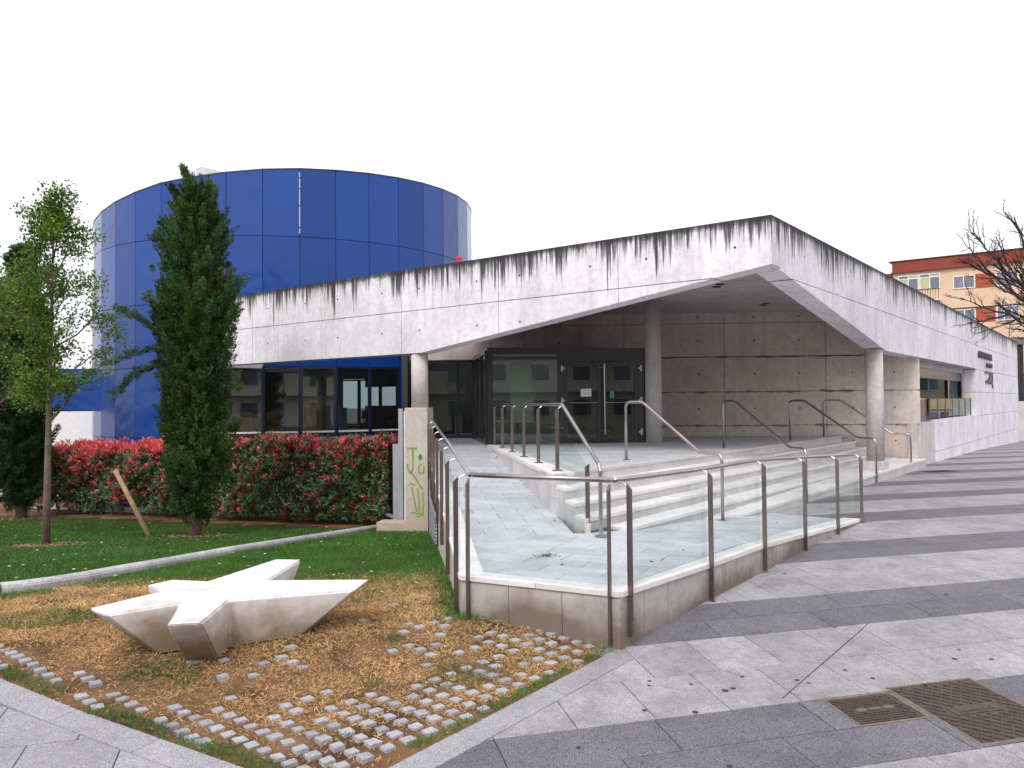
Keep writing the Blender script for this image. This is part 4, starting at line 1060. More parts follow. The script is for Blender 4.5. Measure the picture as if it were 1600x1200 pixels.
for poly in (land, land2, lower, upper):
    hs = convex(ccw([tuple(p) for p in poly]))
    for xi in np.arange(-3, 6, .5):
        for yi in np.arange(6.5, 22.5, .5):
            q = cliph([(xi, yi), (xi + .5, yi), (xi + .5, yi + .5), (xi, yi + .5)], hs)
            if q: mb.add([(*p, zramp(*p) - .012) for p in q], [tuple(range(len(q)))])
obj('ramp_bed', mb, M['mortar'], rampo)
# ramp edge walls with cladding slabs and coping
def edge_wall(p, q, zt0, zt1, zb, seams, label, th=.22, coping=True, out=1, slab_mat='clad', drop=.0):
    """wall face from p to q (outer face), top zt0->zt1, bottom from function zb"""
    p = np.array(p, float); q = np.array(q, float); L = float(np.linalg.norm(q - p)); d = (q - p) / L; inn = np.array([-d[1], d[0]]) * out
    i3 = np.array([*inn, 0.0])
    zt = lambda s: zt0 + (zt1 - zt0) * s / L
    W = thing('ramp_wall', (*p, float(zb(*p))), label, 'low wall')
    ss = [0] + list(seams) + [L]
    for a, b in zip(ss[:-1], ss[1:]):
        a2, b2 = a + .003, b - .003; pa, pb = p + d * a2, p + d * b2
        obj('cladding_slab', MB().ext([(*pa, float(zb(*pa)) - .15), (*pb, float(zb(*pb)) - .15), (*pb, zt(b2) - .052), (*pa, zt(a2) - .052)], i3 * .03), M[slab_mat], W)
    pa, pb = p + inn * .03, q + inn * .03
    obj('wall_core', MB().ext([(*pa, float(zb(*pa)) - .3), (*pb, float(zb(*pb)) - .3), (*pb, zt(L) - .055), (*pa, zt(0) - .055)], i3 * (th - .03)), M['groove'], W)
    if coping:
        n = max(1, int(round(L / .95)))
        for k in range(n):
            a, b = L * k / n + .002, L * (k + 1) / n - .002; pa, pb = p + d * a - inn * .02, p + d * b - inn * .02
            obj('coping_stone', MB().ext([(*pa, zt(a) - .05), (*pb, zt(b) - .05), (*pb, zt(b)), (*pa, zt(a))], i3 * (th + .02)), M['coping'], W, bevel=.004)
    return W
gz = lambda x, y: min(float(zp(x, y)), float(zg(x, y)))
Cc, Cp, Ee = np.array([.885, 6.70]), np.array([-.49, 7.42]), np.array([5.15, 11.95])
W1 = edge_wall(Cp, Cc, .425, .425, gz, [.50, 1.02], 'low concrete wall of the ramp facing the star bench, with damp stains')
# right flank: gently bowed line of posts
PF = [np.array(p) for p in ((.885, 6.70), (1.90, 7.86), (2.76, 8.93), (3.60, 10.0), (4.42, 11.02), (5.15, 11.95))]
zc = [.425, .42, .41, .345, .285, .235]
for k in range(5):
    edge_wall(PF[k], PF[k + 1], zc[k], zc[k + 1], lambda x, y: float(zp(x, y)) - .05, [float(np.linalg.norm(PF[k + 1] - PF[k])) * f for f in (.24, .5, .76)],
        ['ramp flank wall section at the near corner, between first and second posts', 'ramp flank wall section between the second and third posts', 'ramp flank wall section at the middle of the run', 'ramp flank wall section with the last clad slabs', 'lowest ramp flank wall section tapering into the paving'][k])
W3 = edge_wall(Lc, Cp, .43 + .62 * (17.2 - 9.5) / 9.1, .425, gz, [.6 * k for k in range(1, 17)], 'long clad wall under the glass railing on the garden side of the ramp', slab_mat='box')
gv = thing('vent_grille', (-1.2, 12.9, -.3), 'grey louvred vent grille low in the garden side wall of the ramp', 'vent')
gd = (np.array(Lc) - Cp) / np.linalg.norm(np.array(Lc) - Cp); gn = np.array([-gd[1], gd[0]])
g0 = Cp + gd * 5.0 + gn * .012; g1 = Cp + gd * 8.2 + gn * .012
zlo = lambda p: float(zg(*p)) + .08
obj('frame', MB().ext([(*g0, zlo(g0)), (*g1, zlo(g1)), (*g1, .42), (*g0, .30)], (gn[0] * .01, gn[1] * .01, 0)), M['iron'], gv)
for k in range(9):
    za, zb_ = zlo(g0) + .05 + .055 * k, zlo(g1) + .06 + .09 * k
    if za < .27: obj('slat', MB().beam((*(g0 + gn * .025), za), (*(g1 + gn * .025), zb_), .035, .03), M['zinc'], gv)
# solid fill under landing etc. (hidden core)
# platform paving
platf = thing('entrance_platform', (*P0, 1.0), kind='structure')
pl_poly = [P0, RN(9.9, -1.62), (8.6, 21.62), (3.3, 21.9), (3.19, 18.9), (-.57, 18.42)]
tp = Tiler()
for tri in ([RN(10.15, -1.62), (9.3, 21.56), (3.22, 21.9)], [P0, RN(10.15, -1.62), (3.22, 21.9)], [P0, (3.22, 21.9), (3.19, 18.88)]): tiles(tri, P0, (1, 0.02), (-.02, 1), .9, .45, M['ramp'], lambda x, y: 1.05, tl_=tp)
tiles([P0, (3.19, 18.88), (-.55, 18.40)], P0, (1, 0.02), (-.02, 1), .9, .45, M['ramp'], lambda x, y: 1.05, tl_=tp)
tp.emit(platf, 'paving_slab', 220)
obj('platform_bed', MB().ext([(*P0, -.3), (*RN(10.1, -1.76), -.3), (8.7, 21.7, -.3), (3.2, 22.2, -.3), (-.9, 22.2, -.3), (-.53, 18.4, -.3)], (0, 0, 1.335)), M['mortar'], platf)
# cheek wall facing the upper ramp
cw = thing('cheek_wall', (*foot, .43), 'pale stone faced cheek wall between the ramp and the entrance platform', 'wall')
fo = np.array(P0) + np.array([.0, .0]); L = float(np.linalg.norm(np.array([-.55, 18.42]) - fo)); cd = (np.array([-.55, 18.42]) - fo) / L; cn_ = np.array([-cd[1], cd[0]])
k = 0.0
while k < L - .02:
    k1 = min(k + .6, L); a, b = fo + cd * (k + .003) + cn_ * .028, fo + cd * (k1 - .003) + cn_ * .028
    za, zb_ = zramp(a[0] - .05, a[1]) - .03, zramp(b[0] - .05, b[1]) - .03
    if za < .99: obj('cladding_slab', MB().ext([(*a, za), (*b, min(zb_, .985)), (*b, .995), (*a, .995)], (-cn_[0] * .03, -cn_[1] * .03, 0)), M['step'], cw)
    a, b = fo + cd * (k + .002) + cn_ * .04, fo + cd * (k1 - .002) + cn_ * .04
    obj('coping_stone', MB().ext([(*a, 1.0), (*b, 1.0), (*b, 1.055), (*a, 1.055)], (-cn_[0] * .32, -cn_[1] * .32, 0)), M['coping'], cw)
    k = k1
# steps
st = thing('entrance_steps', (*RN(2, -.8), .3), 'broad flight of pale stone steps climbing to the entrance', 'steps')
levels = [(1.05, -1.66, -1.36), (.90, -1.38, -1.06), (.75, -1.08, -.76), (.60, -.80, -.2), (.45, .19, .25)]
cdir = (np.array(foot) - np.array(P0)); cdir /= np.linalg.norm(cdir)
hCheek = left_of(tuple(np.array(foot) + cdir * 4), tuple(np.array(P0) - cdir * 6))   # left of upward line = ramp side
hCheekR = neg(hCheek)
hWall = (0, -1, -21.45)
for li, z in enumerate((1.05, .90, .75, .60, .45)):
    nf = (-1.66, -1.38, -1.09, -.82, -.52)[li]
    inner = nf - .62
    joints = [-6.0] + list(np.arange(-3.9 + .35 * li, 11.5, 1.25)) + [12]
    if li == 4: joints = [-3.7] + joints[2:]
    for a, b in zip(joints[:-1], joints[1:]):
        q = ccw([RN(a + .003, nf), RN(b - .003, nf), RN(b - .003, inner), RN(a + .003, inner)])
        q = cliph(q, [hCheekR, hWall])
        if not q or area(q) < .01: continue
        obj('step_slab', MB().ext([(*p, z - .045) for p in q], (0, 0, .045 + .001 * li)), M['coping'] if li else M['step'], st, bevel=.004)
        q = ccw([RN(a + .003, nf - .018), RN(b - .003, nf - .018), RN(b - .003, nf - .05), RN(a + .003, nf - .05)])
        q = cliph(q, [hCheekR, hWall])
        if q: obj('riser_slab', MB().ext([(*p, z - .16) for p in q], (0, 0, .114)), M['step'], st)
    q = cliph(ccw([RN(-6 if li < 4 else -3.6, nf - .05), RN(12, nf - .05), RN(12, nf - .61), RN(-6 if li < 4 else -3.6, nf - .61)]), [hCheekR, hWall])
    obj('step_core', MB().ext([(*p, .0) for p in q], (0, 0, z - .05)), M['step'], st)
# cheek facing under the step ends
cpn = np.array([-cdir[1], cdir[0]]); cpn = cpn if cpn @ np.array([-1, 0]) > 0 else -cpn; c0_ = np.array(P0); cl_ = float(np.linalg.norm(np.array(foot) - c0_))
for k, z in enumerate((.90, .75, .60)):
    a, b = c0_ + cdir * (cl_ * k / 3 - (.06 if k == 0 else -.002)), c0_ + cdir * (cl_ * (k + 1) / 3 + (.0 if k < 2 else .02))
    obj('cheek_slab', MB().ext([(*(a + cpn * .008), .38), (*(b + cpn * .008), .38), (*(b + cpn * .008), z - .047), (*(a + cpn * .008), z - .047)], (-cpn[0] * .06, -cpn[1] * .06, 0)), M['step'], st)
# lowest step whose edge runs out into the ramp
def edge_at(r): return float(np.interp(r, [-1.5, -.9, 3, 8, 12], [-.42, -.22, -.04, .12, .14]))
def low_z(r): return float(np.interp(r, [-1.5, 0, 3.2, 8], [.302, .325, .375, .425]))
js = [-1.5, -.2, 1.1, 2.4, 3.7, 5.0, 6.3, 7.6, 8.9, 10.2, 11.2]
def slopebox(q, zt, zb):
    mb = MB(); n = len(q); rz = [(np.array(p) - A) @ Rv for p in q]
    vs = [(*p, zb(r)) for p, r in zip(q, rz)] + [(*p, zt(r)) for p, r in zip(q, rz)]
    return mb.add(vs, [tuple(range(n))[::-1], tuple(range(n, 2 * n))] + [(i, (i + 1) % n, (i + 1) % n + n, i + n) for i in range(n)])
for a, b in zip(js[:-1], js[1:]):
    a2, b2 = a + .003, b - .003; m_ = (a2 + b2) / 2
    q = cliph(ccw([tuple(p) for p in [RN(a2, edge_at(a2)), RN(m_, edge_at(m_)), RN(b2, edge_at(b2)), RN(b2, -.62), RN(a2, -.62)]]), [hWall])
    if not q: continue
    obj('step_slab', slopebox(q, low_z, lambda r: low_z(r) - .045), M['coping'], st)
    q = cliph(ccw([tuple(p) for p in [RN(a2, edge_at(a2) - .015), RN(m_, edge_at(m_) - .015), RN(b2, edge_at(b2) - .015), RN(b2, edge_at(b2) - .3), RN(a2, edge_at(a2) - .3)]]), [hWall])
    if q: obj('riser_slab', slopebox(q, lambda r: low_z(r) - .0455, lambda r: .0), M['step'], st)

# ================================================================== RAILINGS
def bez(a, b, c, n=5): return [(1 - t) ** 2 * np.array(a) + 2 * t * (1 - t) * np.array(b) + t * t * np.array(c) for t in [k / n for k in range(n + 1)]]
def post_plate(mb, base, zt, zb_, outd, wd=.05, th=.022, cut=.05):
    """flat bar post with a slanted top; outd: unit 2d outward direction"""
    o = np.array([*outd, 0.0]); s = np.array([-outd[1], outd[0], 0.0]) * th / 2; b = np.array([base[0], base[1], 0.0])
    pts = [b - o * wd / 2 - s + np.array([0, 0, zb_]), b + o * wd / 2 - s + np.array([0, 0, zb_]), b + o * wd / 2 - s + np.array([0, 0, zt - cut]), b - o * wd / 2 - s + np.array([0, 0, zt])]
    return mb.ext(pts, s * 2)
def glass_railing(name, label, pts, zr, zbot, ztop_g, post_b, outs, rail_off=.07, path=None, group=None, paired=False, mat_glass=None, rail_r=.024, wd=.045, th=.02):
    W = thing(name, (pts[0][0], pts[0][1], post_b[0]), label, 'railing', group)
    for k, p in enumerate(pts):
        mb = MB(); post_plate(mb, np.array(p) + np.array(outs[k]) * .035, zr[k] - .02, post_b[k], outs[k], wd, th); pst = obj('post', mb, M['steelpost'], W)
        a = np.array([*(np.array(p) + np.array(outs[k]) * .02), zr[k] - .05]); b = np.array([*(np.array(p) - np.array(outs[k]) * rail_off), zr[k] - .01])
        obj('rail_bracket', MB().tube(bez(a, (a + b) / 2 + np.array([0, 0, .03]), b), .006, 6), M['steel'], pst)
        for zz in (post_b[k] + .06, post_b[k] + .16): 
            q = np.array([*(np.array(p) + np.array(outs[k]) * (.035 + wd / 2)), zz]); obj('bolt', MB().tube([q, q + np.array([*outs[k], 0]) * .010], .007, 8), M['steelpost'], pst)
    for k in range(len(pts) - 1):
        p, q = np.array(pts[k]), np.array(pts[k + 1]); d = (q - p) / np.linalg.norm(q - p); n = np.array([-d[1], d[0], 0]) * .005
        if np.linalg.norm(q - p) < .3: continue
        a, b = p + d * .02, q - d * .02
        obj('glass_pane', MB().ext([(*a, zbot[k]) - n, (*b, zbot[k + 1]) - n, (*b, ztop_g[k + 1]) - n, (*a, ztop_g[k]) - n], 2 * n), mat_glass or M['glass_rail'], W)
    if path is None: path = [(*(np.array(p) - np.array(outs[k]) * rail_off), zr[k]) for k, p in enumerate(pts)]
    obj('handrail', MB().tube(path, rail_r, 12), M['steel'], W, smooth=True)
    return W
u = lambda a, b: (np.array(b) - np.array(a)) / np.linalg.norm(np.array(b) - np.array(a))
# right flank
outF = [np.array([.77, -.64])] * 6
pf = [PF[0] + u(PF[0], PF[1]) * .10] + PF[1:]
zrF = [1.335, 1.335, 1.335, 1.285, 1.235, 1.19]
railC = np.array([.86, 6.84]); railCp = np.array([-.40, 7.50])
pathF = [(*railC, 1.335)] + [(*(p - outF[0] * .06), z) for p, z in zip(PF[1:], zrF[1:])]
pathF = [tuple(p) for p in catmull(pathF, 5)]
glass_railing('glass_railing', 'glass railing along the right flank of the ramp, in front of the steps', pf, zrF, [z + .02 for z in zc], [z - .17 for z in zrF], [.03, .0, .12, .14, .14, .22], outF, path=pathF)
wr = bpy.data.objects['glass_railing']
for k in (4, 5): obj('base_plate', MB().box((*(PF[k] + outF[0] * .04), (.14, .225)[k - 4] if k == 5 else .148), (.13, .10, .012), u(PF[3], PF[5])), M['steel'], wr)
# front
dF = u(Cp, Cc); oF = np.array([dF[1], -dF[0]])
glass_railing('glass_railing', 'short glass railing across the landing, facing the star bench', [tuple(Cp + dF * .10), tuple(Cc - dF * .08)], [1.335, 1.335], [.44, .44], [1.20, 1.17], [.02, -.02], [oF, oF], path=[(*railCp, 1.335), (*railC, 1.335)])
# garden side of the upper ramp
Lw = np.array(Lc); dl = u(Cp, Lw); ol = np.array([-dl[1], dl[0]])
ds = [.10, 1.6, 3.05, 4.5, 5.95, 7.4, 8.85]; ptsL = [tuple(Cp + dl * s) for s in ds]
ztl = lambda s: .425 + (.43 + .62 * (17.2 - 9.5) / 9.1 - .425) * s / float(np.linalg.norm(Lw - Cp))
zrl = lambda s: np.interp(s, [0, 9.9], [1.335, 1.68])
endL = Cp + dl * 9.75
glass_railing('glass_railing', 'long glass railing on the garden side of the ramp, ending at the graffitied pier', ptsL, [float(zrl(s)) for s in ds], [ztl(s) + .02 for s in ds], [float(zrl(s)) - .15 for s in ds], [ztl(s) - .42 for s in ds], [ol] * 7, path=[(*(endL - ol * .06), float(zrl(9.75))), (*railCp, 1.335)])
# railing on the cheek, then down the steps
cpts = [tuple(fo + cd * s - cn_ * .12) for s in (.35, 1.85, 3.3, 4.75, 6.2, 7.6)]
W = thing('glass_railing', (*cpts[0], 1.05), 'glass railing beside the entrance doors that turns down the steps', 'railing')
for p in cpts:
    mb = MB(); post_plate(mb, p, 1.93, 1.06, -cn_ * -1, .05, .03, .04); ps = obj('post', mb, M['steelpost'], W)
    obj('base_plate', MB().box((*p, 1.063), (.13, .07, .014), cn_), M['steelpost'], ps)
    a = np.array([*p, 1.90]); b = np.array([*(np.array(p) - cn_ * .07), 1.96]); obj('rail_bracket', MB().tube([a, b], .006, 6), M['steel'], ps)
lp = np.array([.90, 9.70]); lp2 = np.array([1.02, 9.36])
mb = MB(); post_plate(mb, lp, 1.26, .44, cn_, .05, .03, .04); ps = obj('post', mb, M['steelpost'], W); obj('base_plate', MB().box((*lp, .447), (.13, .07, .014), cn_), M['steelpost'], ps)
for a, b, za, zb_, ta, tb_ in [(np.array(cpts[i]), np.array(cpts[i + 1]), 1.12, 1.12, 1.88, 1.88) for i in range(5)] + [(np.array(cpts[0]), lp, 1.09, .60, 1.80, 1.22)]:
    n = np.array([*cn_, 0]) * .005
    obj('glass_pane', MB().ext([np.array([*a, za]) - n, np.array([*b, zb_]) - n, np.array([*b, tb_]) - n, np.array([*a, ta]) - n], 2 * n), M['glass_rail'], W)
rp = [(*(np.array(cpts[5]) - cn_ * .07), 1.975), (*(np.array(cpts[0]) - cn_ * .07), 1.975), (*(np.array(cpts[0]) - cn_ * .07 - cd * .08), 1.96), (*(lp2 + cd * .05), 1.27), (*lp2, 1.20), (*lp2, .45)]
obj('handrail', MB().tube(rp, .024, 12), M['steel'], W, smooth=False)
obj('base_plate', MB().cyl((*lp2, .44), .07, .012, 18), M['steel'], W)
# four tubular stair handrails
def stair_rail(a, b, za, zb_, label, mid=False):
    W = thing('stair_handrail', (a[0], a[1], za), label, 'handrail', 'tubular handrails on the entrance steps')
    a = np.array(a, float); b = np.array(b, float); d = (b - a); Lr = np.linalg.norm(d); d /= Lr
    P = lambda s, z: np.array([*(a + d * s), z])
    zt, zl = za + .95, zb_ + .95
    pa = [P(0, za), P(0, zt - .12)] + bez(P(0, zt - .10), P(0, zt), P(.12, zt)) + [P(.28, zt)] + bez(P(.34, zt), P(.40, zt), P(.46, zt - .035), 3)
    e = Lr - .42
    pa += [P(e - .04, zl + .03)] + bez(P(e, zl + .01), P(e + .04, zl), P(e + .10, zl), 3) + [P(Lr - .12, zl)] + bez(P(Lr - .10, zl), P(Lr, zl), P(Lr, zl - .12)) + [P(Lr, zb_)]
    obj('tube', MB().tube(pa, .0235, 12), M['steel'], W, smooth=True)
    for p, z in ((a, za), (b, zb_)): obj('base_plate', MB().cyl((*p, z), .065, .01, 18), M['steel'], W)
    if mid:
        q = P(Lr * .62, 0); zz = float(np.interp(.62, [.2, .85], [zt, zl])); obj('post', MB().tube([(q[0], q[1], .46), (q[0], q[1], zz)], .02, 8), M['steel'], W)
stair_rail((1.86, 13.13), (2.98, 11.42), 1.051, .30, 'steel stair handrail nearest the camera, in front of the doors')
stair_rail((4.29, 16.28), (5.13, 14.03), 1.051, .20, 'steel stair handrail in the middle of the steps, before the back wall')
stair_rail((6.62, 19.1), (7.84, 17.3), 1.051, .21, 'steel stair handrail just left of the right hand column')
stair_rail((8.22, 21.15), (9.96, 20.05), 1.051, .19, 'steel stair handrail behind the right hand column', True)
# side window railing
ps_ = [RN(r, -.12) for r in (13.2, 14.5, 15.8, 17.1, 18.4, 19.7, 21.0)]
W = thing('window_railing', RN(13.2, -.12, 1.4), 'low green tinted glass railing on the sill of the side window', 'railing')
for p in ps_: obj('post', MB().box((*p, 1.72), (.07, .04, .66), Rv), M['steelpost'], W)
for a, b in zip(ps_[:-1], ps_[1:]):
    obj('glass_pane', MB().ext([(*a, 1.46), (*b, 1.46), (*b, 2.02), (*a, 2.02)], (Nv[0] * .01, Nv[1] * .01, 0)), glass('green_glass', (.55, .72, .66), .8) if a is ps_[0] else bpy.data.materials['green_glass'], W)
lk = thing('locker_panel', RN(12.3, -.3, 1.36), 'dull metal panel standing at the left end of the side window sill', 'panel')
obj('panel', MB().box(RN(12.35, -.2, 1.68), (1.5, .06, .62), Rv), M['steelpost'], lk); obj('top_bar', MB().box(RN(12.35, -.2, 2.01), (1.6, .08, .04), Rv), M['steel'], lk)
# ================================================================== pier under left column, patio screen
pier = thing('concrete_pier', (-2.0, 17.35, -.8), 'square concrete pier under the left column, sprayed with green graffiti', 'pier')
pa = u((-2.30, 17.28), (-1.80, 17.20)); 
obj('shaft', MB().box((-2.03, 17.45, .50), (.50, .50, 2.84), pa), M['box'], pier, bevel=.006)
obj('foot', MB().box((-2.60, 17.55, -.86), (.66, .44, .62), pa), M['box'], pier, bevel=.006)
pn = np.array([pa[1], -pa[0]]); pc = np.array([-2.03, 17.45]) + pn * .2535
GP = lambda a, z: np.array([*(pc + pa * a), z])
mb = MB()
def scrib(pts, wdt=.02):
    for a, b in zip(pts[:-1], pts[1:]): mb.beam(GP(*a), GP(*b), .003, wdt * 2, np.array([*pn, 0]))
scrib([(-.20, 1.05), (.02, 1.05)]); scrib([(-.08, 1.04), (-.07, .62), (-.12, .50), (-.18, .60), (-.2, .72)]); scrib([(.12, .72), (.05, .66), (.06, .52), (.16, .52), (.17, .66)])
scrib([(-.08, .50), (0, .38), (.06, .28), (.13, .18)]); scrib([(-.10, .22), (-.05, -.05), (0, -.3)]); scrib([(.02, .2), (.06, -.1), (.06, -.32)]); scrib([(.13, .12), (.15, -.15), (.13, -.34)]); scrib([(-.12, -.32), (.16, -.36), (.0, -.42)], .018); scrib([(-.14, .30), (-.02, .26)])
obj('graffiti', mb, M['green'], pier)
mb = MB(); n = 12
mb.add([GP(.09 + .045 * math.cos(2 * PI * k / n), .86 + .07 * math.sin(2 * PI * k / n)) + np.array([*pn, 0]) * .003 for k in range(n)], [tuple(range(n))]); obj('graffiti_blob', mb, simple('green_spray', (.04, .25, .03), .7), pier)
ps = thing('patio_screen', (-2.7, 18.4, -.8), 'dark glass patio screen with grey steel posts beside the concrete pier', 'screen')
obj('glass_pane', MB().ext([(-2.95, 19.0, -.62), (-2.60, 18.2, -.62), (-2.60, 18.2, 1.1), (-2.95, 19.0, 1.1)], (.02, .02, 0)), glass('smoked_glass', (.35, .37, .38), .5), ps)
for (x, y, w_, z0, z1, mt) in ((-2.50, 17.95, .10, -.62, 1.9, 'zinc'), (-2.38, 17.85, .07, -.6, 1.85, 'white'), (-2.60, 18.15, .22, -.62, 1.1, 'zinc')):
    obj('post', MB().box((x, y, (z0 + z1) / 2), (w_, .06, z1 - z0), (1, -.1)), M[mt], ps)
obj('bottom_rail', MB().beam((-3.0, 19.05, -.60), (-2.5, 18.05, -.60), .08, .06), M['zinc'], ps)

# ================================================================== STAR BENCH
zb0 = .02; zt_ = .42
tp_ = [(-3.35, 6.32), (-3.12, 6.11), (-2.69, 6.47), (-2.52, 5.82), (-2.28, 5.86), (-2.32, 6.56), (-1.34, 6.86), (-1.29, 7.28), (-2.23, 7.29), (-2.17, 8.24), (-2.45, 8.27), (-2.77, 7.27), (-3.12, 7.35), (-3.26, 7.11), (-3.01, 6.91)]
cc = np.array([-2.52, 6.98]); ends = {0, 1, 3, 4, 6, 7, 9, 10, 12, 13}
bt = []
for i, p in enumerate(tp_):
    p = np.array(p)
    if i in ends: bt.append(cc + (p - cc) * (.60 if i not in (3, 4) else .70) + np.array([0, 0]))
    else: bt.append(cc + (p - cc) * .97)
# keep the sides of each arm vertical: project arm bottoms along the arm axis only
for (i, j) in ((0, 1), (3, 4), (6, 7), (9, 10), (12, 13)):
    mid = (np.array(tp_[i]) + np.array(tp_[j])) / 2; ax = (mid - cc) / np.linalg.norm(mid - cc); ln_ = np.linalg.norm(mid - cc); sh = {0: .42, 3: .50, 6: .48, 9: .42, 12: .30}[i]
    for q in (i, j): bt[q] = np.array(tp_[q]) - ax * sh
bm = bmesh.new()
vt = [bm.verts.new((*p, zt_)) for p in tp_]; vb_ = [bm.verts.new((*p, float(zg(*p)) - .02 if True else 0)) for p in bt]
bm.faces.new(vt); bm.faces.new(vb_[::-1])
for i in range(15): j = (i + 1) % 15; bm.faces.new((vt[j], vt[i], vb_[i], vb_[j]))
bmesh.ops.recalc_face_normals(bm, faces=bm.faces)
bmesh.ops.bevel(bm, geom=[e for e in bm.edges], offset=.018, segments=3, affect='EDGES', clamp_overlap=True)
me = bpy.data.meshes.new('star_bench'); bm.to_mesh(me); bm.free(); me.materials.append(M['bench'])
me.polygons.foreach_set('use_smooth', [False] * len(me.polygons))
sb = bpy.data.objects.new('star_bench', me); COL.objects.link(sb); wnm = sb.modifiers.new('wn', 'WEIGHTED_NORMAL'); wnm.keep_sharp = False; me.polygons.foreach_set('use_smooth', [True] * len(me.polygons)); tag(sb, 'large star shaped bench of white cast stone on the dry grass', 'bench')

# ================================================================== PLANTS
def twig_sprays(base, axis, length, width, per, leaf_l, leaf_w):
    """pointed brush-like sprays: returns leaf centres, dirs"""
    n = len(base); t = RNG.random((n, per)) ** .8; ax = axis / np.linalg.norm(axis, axis=1, keepdims=True)
    off = RNG.normal(size=(n, per, 3)); off -= (off * ax[:, None, :]).sum(-1, keepdims=True) * ax[:, None, :]; off /= np.linalg.norm(off, axis=-1, keepdims=True) + 1e-9
    rad = width[:, None] * (1 - t) ** .7 * RNG.random((n, per)) ** .5
    C = base[:, None, :] + ax[:, None, :] * (t * length[:, None])[..., None] + off * rad[..., None]
    D = ax[:, None, :] * .9 + off * .65 + RNG.normal(size=(n, per, 3)) * .2
    return C.reshape(-1, 3), D.reshape(-1, 3)
def conifer(name, x, y, prof, label, nsp, per, seed, mats, leafl=.075, extra=(), trunk_r=.13, loose=1.0):
    """prof: list of (z, radius) absolute heights"""
    z0 = float(zg(x, y)); T = thing(name, (x, y, z0), label, 'tree')
    zs = np.array([p[0] for p in prof]); rs = np.array([p[1] for p in prof])
    obj('trunk', MB().tube([(x, y, z0 - .1), (x + .01, y, z0 + .5), (x, y, zs.mean()), (x, y, zs[-1] - .5)], [trunk_r, trunk_r * .85, trunk_r * .45, .02], 10), M['bark'], T, smooth=True)
    ncl = max(60, nsp // 16); zz = np.linspace(zs[0], zs[-1] - .15, 400); ww = np.interp(zz, zs, rs) + .08; zz = RNG.choice(zz, ncl, p=ww / ww.sum())
    R_ = np.interp(zz, zs, rs); an_ = RNG.uniform(0, 2 * PI, ncl); rr = R_ * RNG.uniform(.10, .66, ncl)
    cb0 = np.stack([x + rr * np.cos(an_), y + rr * np.sin(an_), zz - .25], 1)
    out_ = RNG.uniform(.12, .42, ncl) * loose
    cax = np.stack([np.cos(an_) * out_, np.sin(an_) * out_, np.ones(ncl)], 1) + RNG.normal(size=(ncl, 3)) * .12; cax /= np.linalg.norm(cax, axis=1, keepdims=True)
    clen = np.minimum(RNG.uniform(.55, 1.15, ncl) * (.55 + .5 * R_ / rs.max()), np.clip(zs[-1] + .25 - zz, .25, 9)); cwid = (.10 + .12 * RNG.random(ncl)) * np.clip(R_ / .5, .5, 1.1)
    ci = RNG.integers(0, ncl, nsp); tt_ = RNG.random(nsp) ** .75; pr_ = RNG.normal(size=(nsp, 3)); pr_ /= np.linalg.norm(pr_, axis=1, keepdims=True)
    base = cb0[ci] + cax[ci] * (clen[ci] * tt_)[:, None] + pr_ * (cwid[ci] * (1 - tt_ * .75))[:, None]
    axis = cax[ci] + pr_ * .45 + RNG.normal(size=(nsp, 3)) * .1
    length = RNG.uniform(.16, .34, nsp); width = RNG.uniform(.04, .08, nsp)
    # filling sprays near the stem
    nf_ = nsp // 5; base[:nf_, 0] = x + RNG.normal(size=nf_) * .16; base[:nf_, 1] = y + RNG.normal(size=nf_) * .16
    C, D = twig_sprays(base, axis, length, width, per, 0, 0)
    grp = RNG.random(ncl)[ci]; grp = np.where(RNG.random(nsp) < .25, RNG.random(nsp), grp); isd = np.repeat(grp < .30, per); isy = np.repeat(grp > .955, per); ism = ~isd & ~isy
    for msk, mt in ((ism, mats[0]), (isd, mats[1]), (isy, mats[2])):
        n = int(msk.sum())
        if n: leaves('foliage', C[msk], D[msk], rdir(n), RNG.uniform(.6, 1.3, n) * leafl, RNG.uniform(.014, .026, n), mt, T, kind='stuff')
    # stray side branches
    for (p, q) in extra:
        p, q = np.array(p), np.array(q); m_ = 26; tt = np.linspace(0, 1, m_)[:, None]; b = p + (q - p) * tt + np.c_[np.zeros((m_, 2)), .12 * np.sin(tt * 3)]
        obj('branch', MB().tube([b[0], b[m_ // 2], b[-1]], [.018, .01, .004], 6), M['bark'], T)
        C, D = twig_sprays(b, np.tile(q - p, (m_, 1)) / np.linalg.norm(q - p) + RNG.normal(size=(m_, 3)) * .3, np.full(m_, .22), np.full(m_, .07), 60, 0, 0)
        leaves('foliage', C, D, rdir(len(C)), .07, .014, mats[0], T, kind='stuff')
    return T
mt3 = (M['cyp'], M['cypd'], M['cypy'])
X0, Y0 = -6.61, 16.69
conifer('conifer_tree', X0, Y0, [(-.35, .14), (0.0, .45), (.5, .60), (1.2, .68), (2.4, .80), (3.4, .95), (4.2, .80), (5.1, .58), (5.9, .42), (6.3, .32), (6.55, .12)],
        'tall ragged green cypress standing in front of the blue drum', 5200, 70, 1, mt3, leafl=.06, extra=[((X0 - .3, Y0 - .1, 3.3), (X0 - 2.0, Y0 - .2, 2.75)), ((X0 - .6, Y0 + .1, 3.4), (X0 - 1.55, Y0, 3.95)), ((X0 - .5, Y0 - .2, 3.0), (X0 - 1.5, Y0 - .3, 2.3)), ((X0 + .5, Y0, 3.6), (X0 + .95, Y0, 4.55)), ((X0, Y0, 6.3), (X0 - .22, Y0, 6.85)), ((X0 - .4, Y0, 4.9), (X0 - .75, Y0, 5.5))])
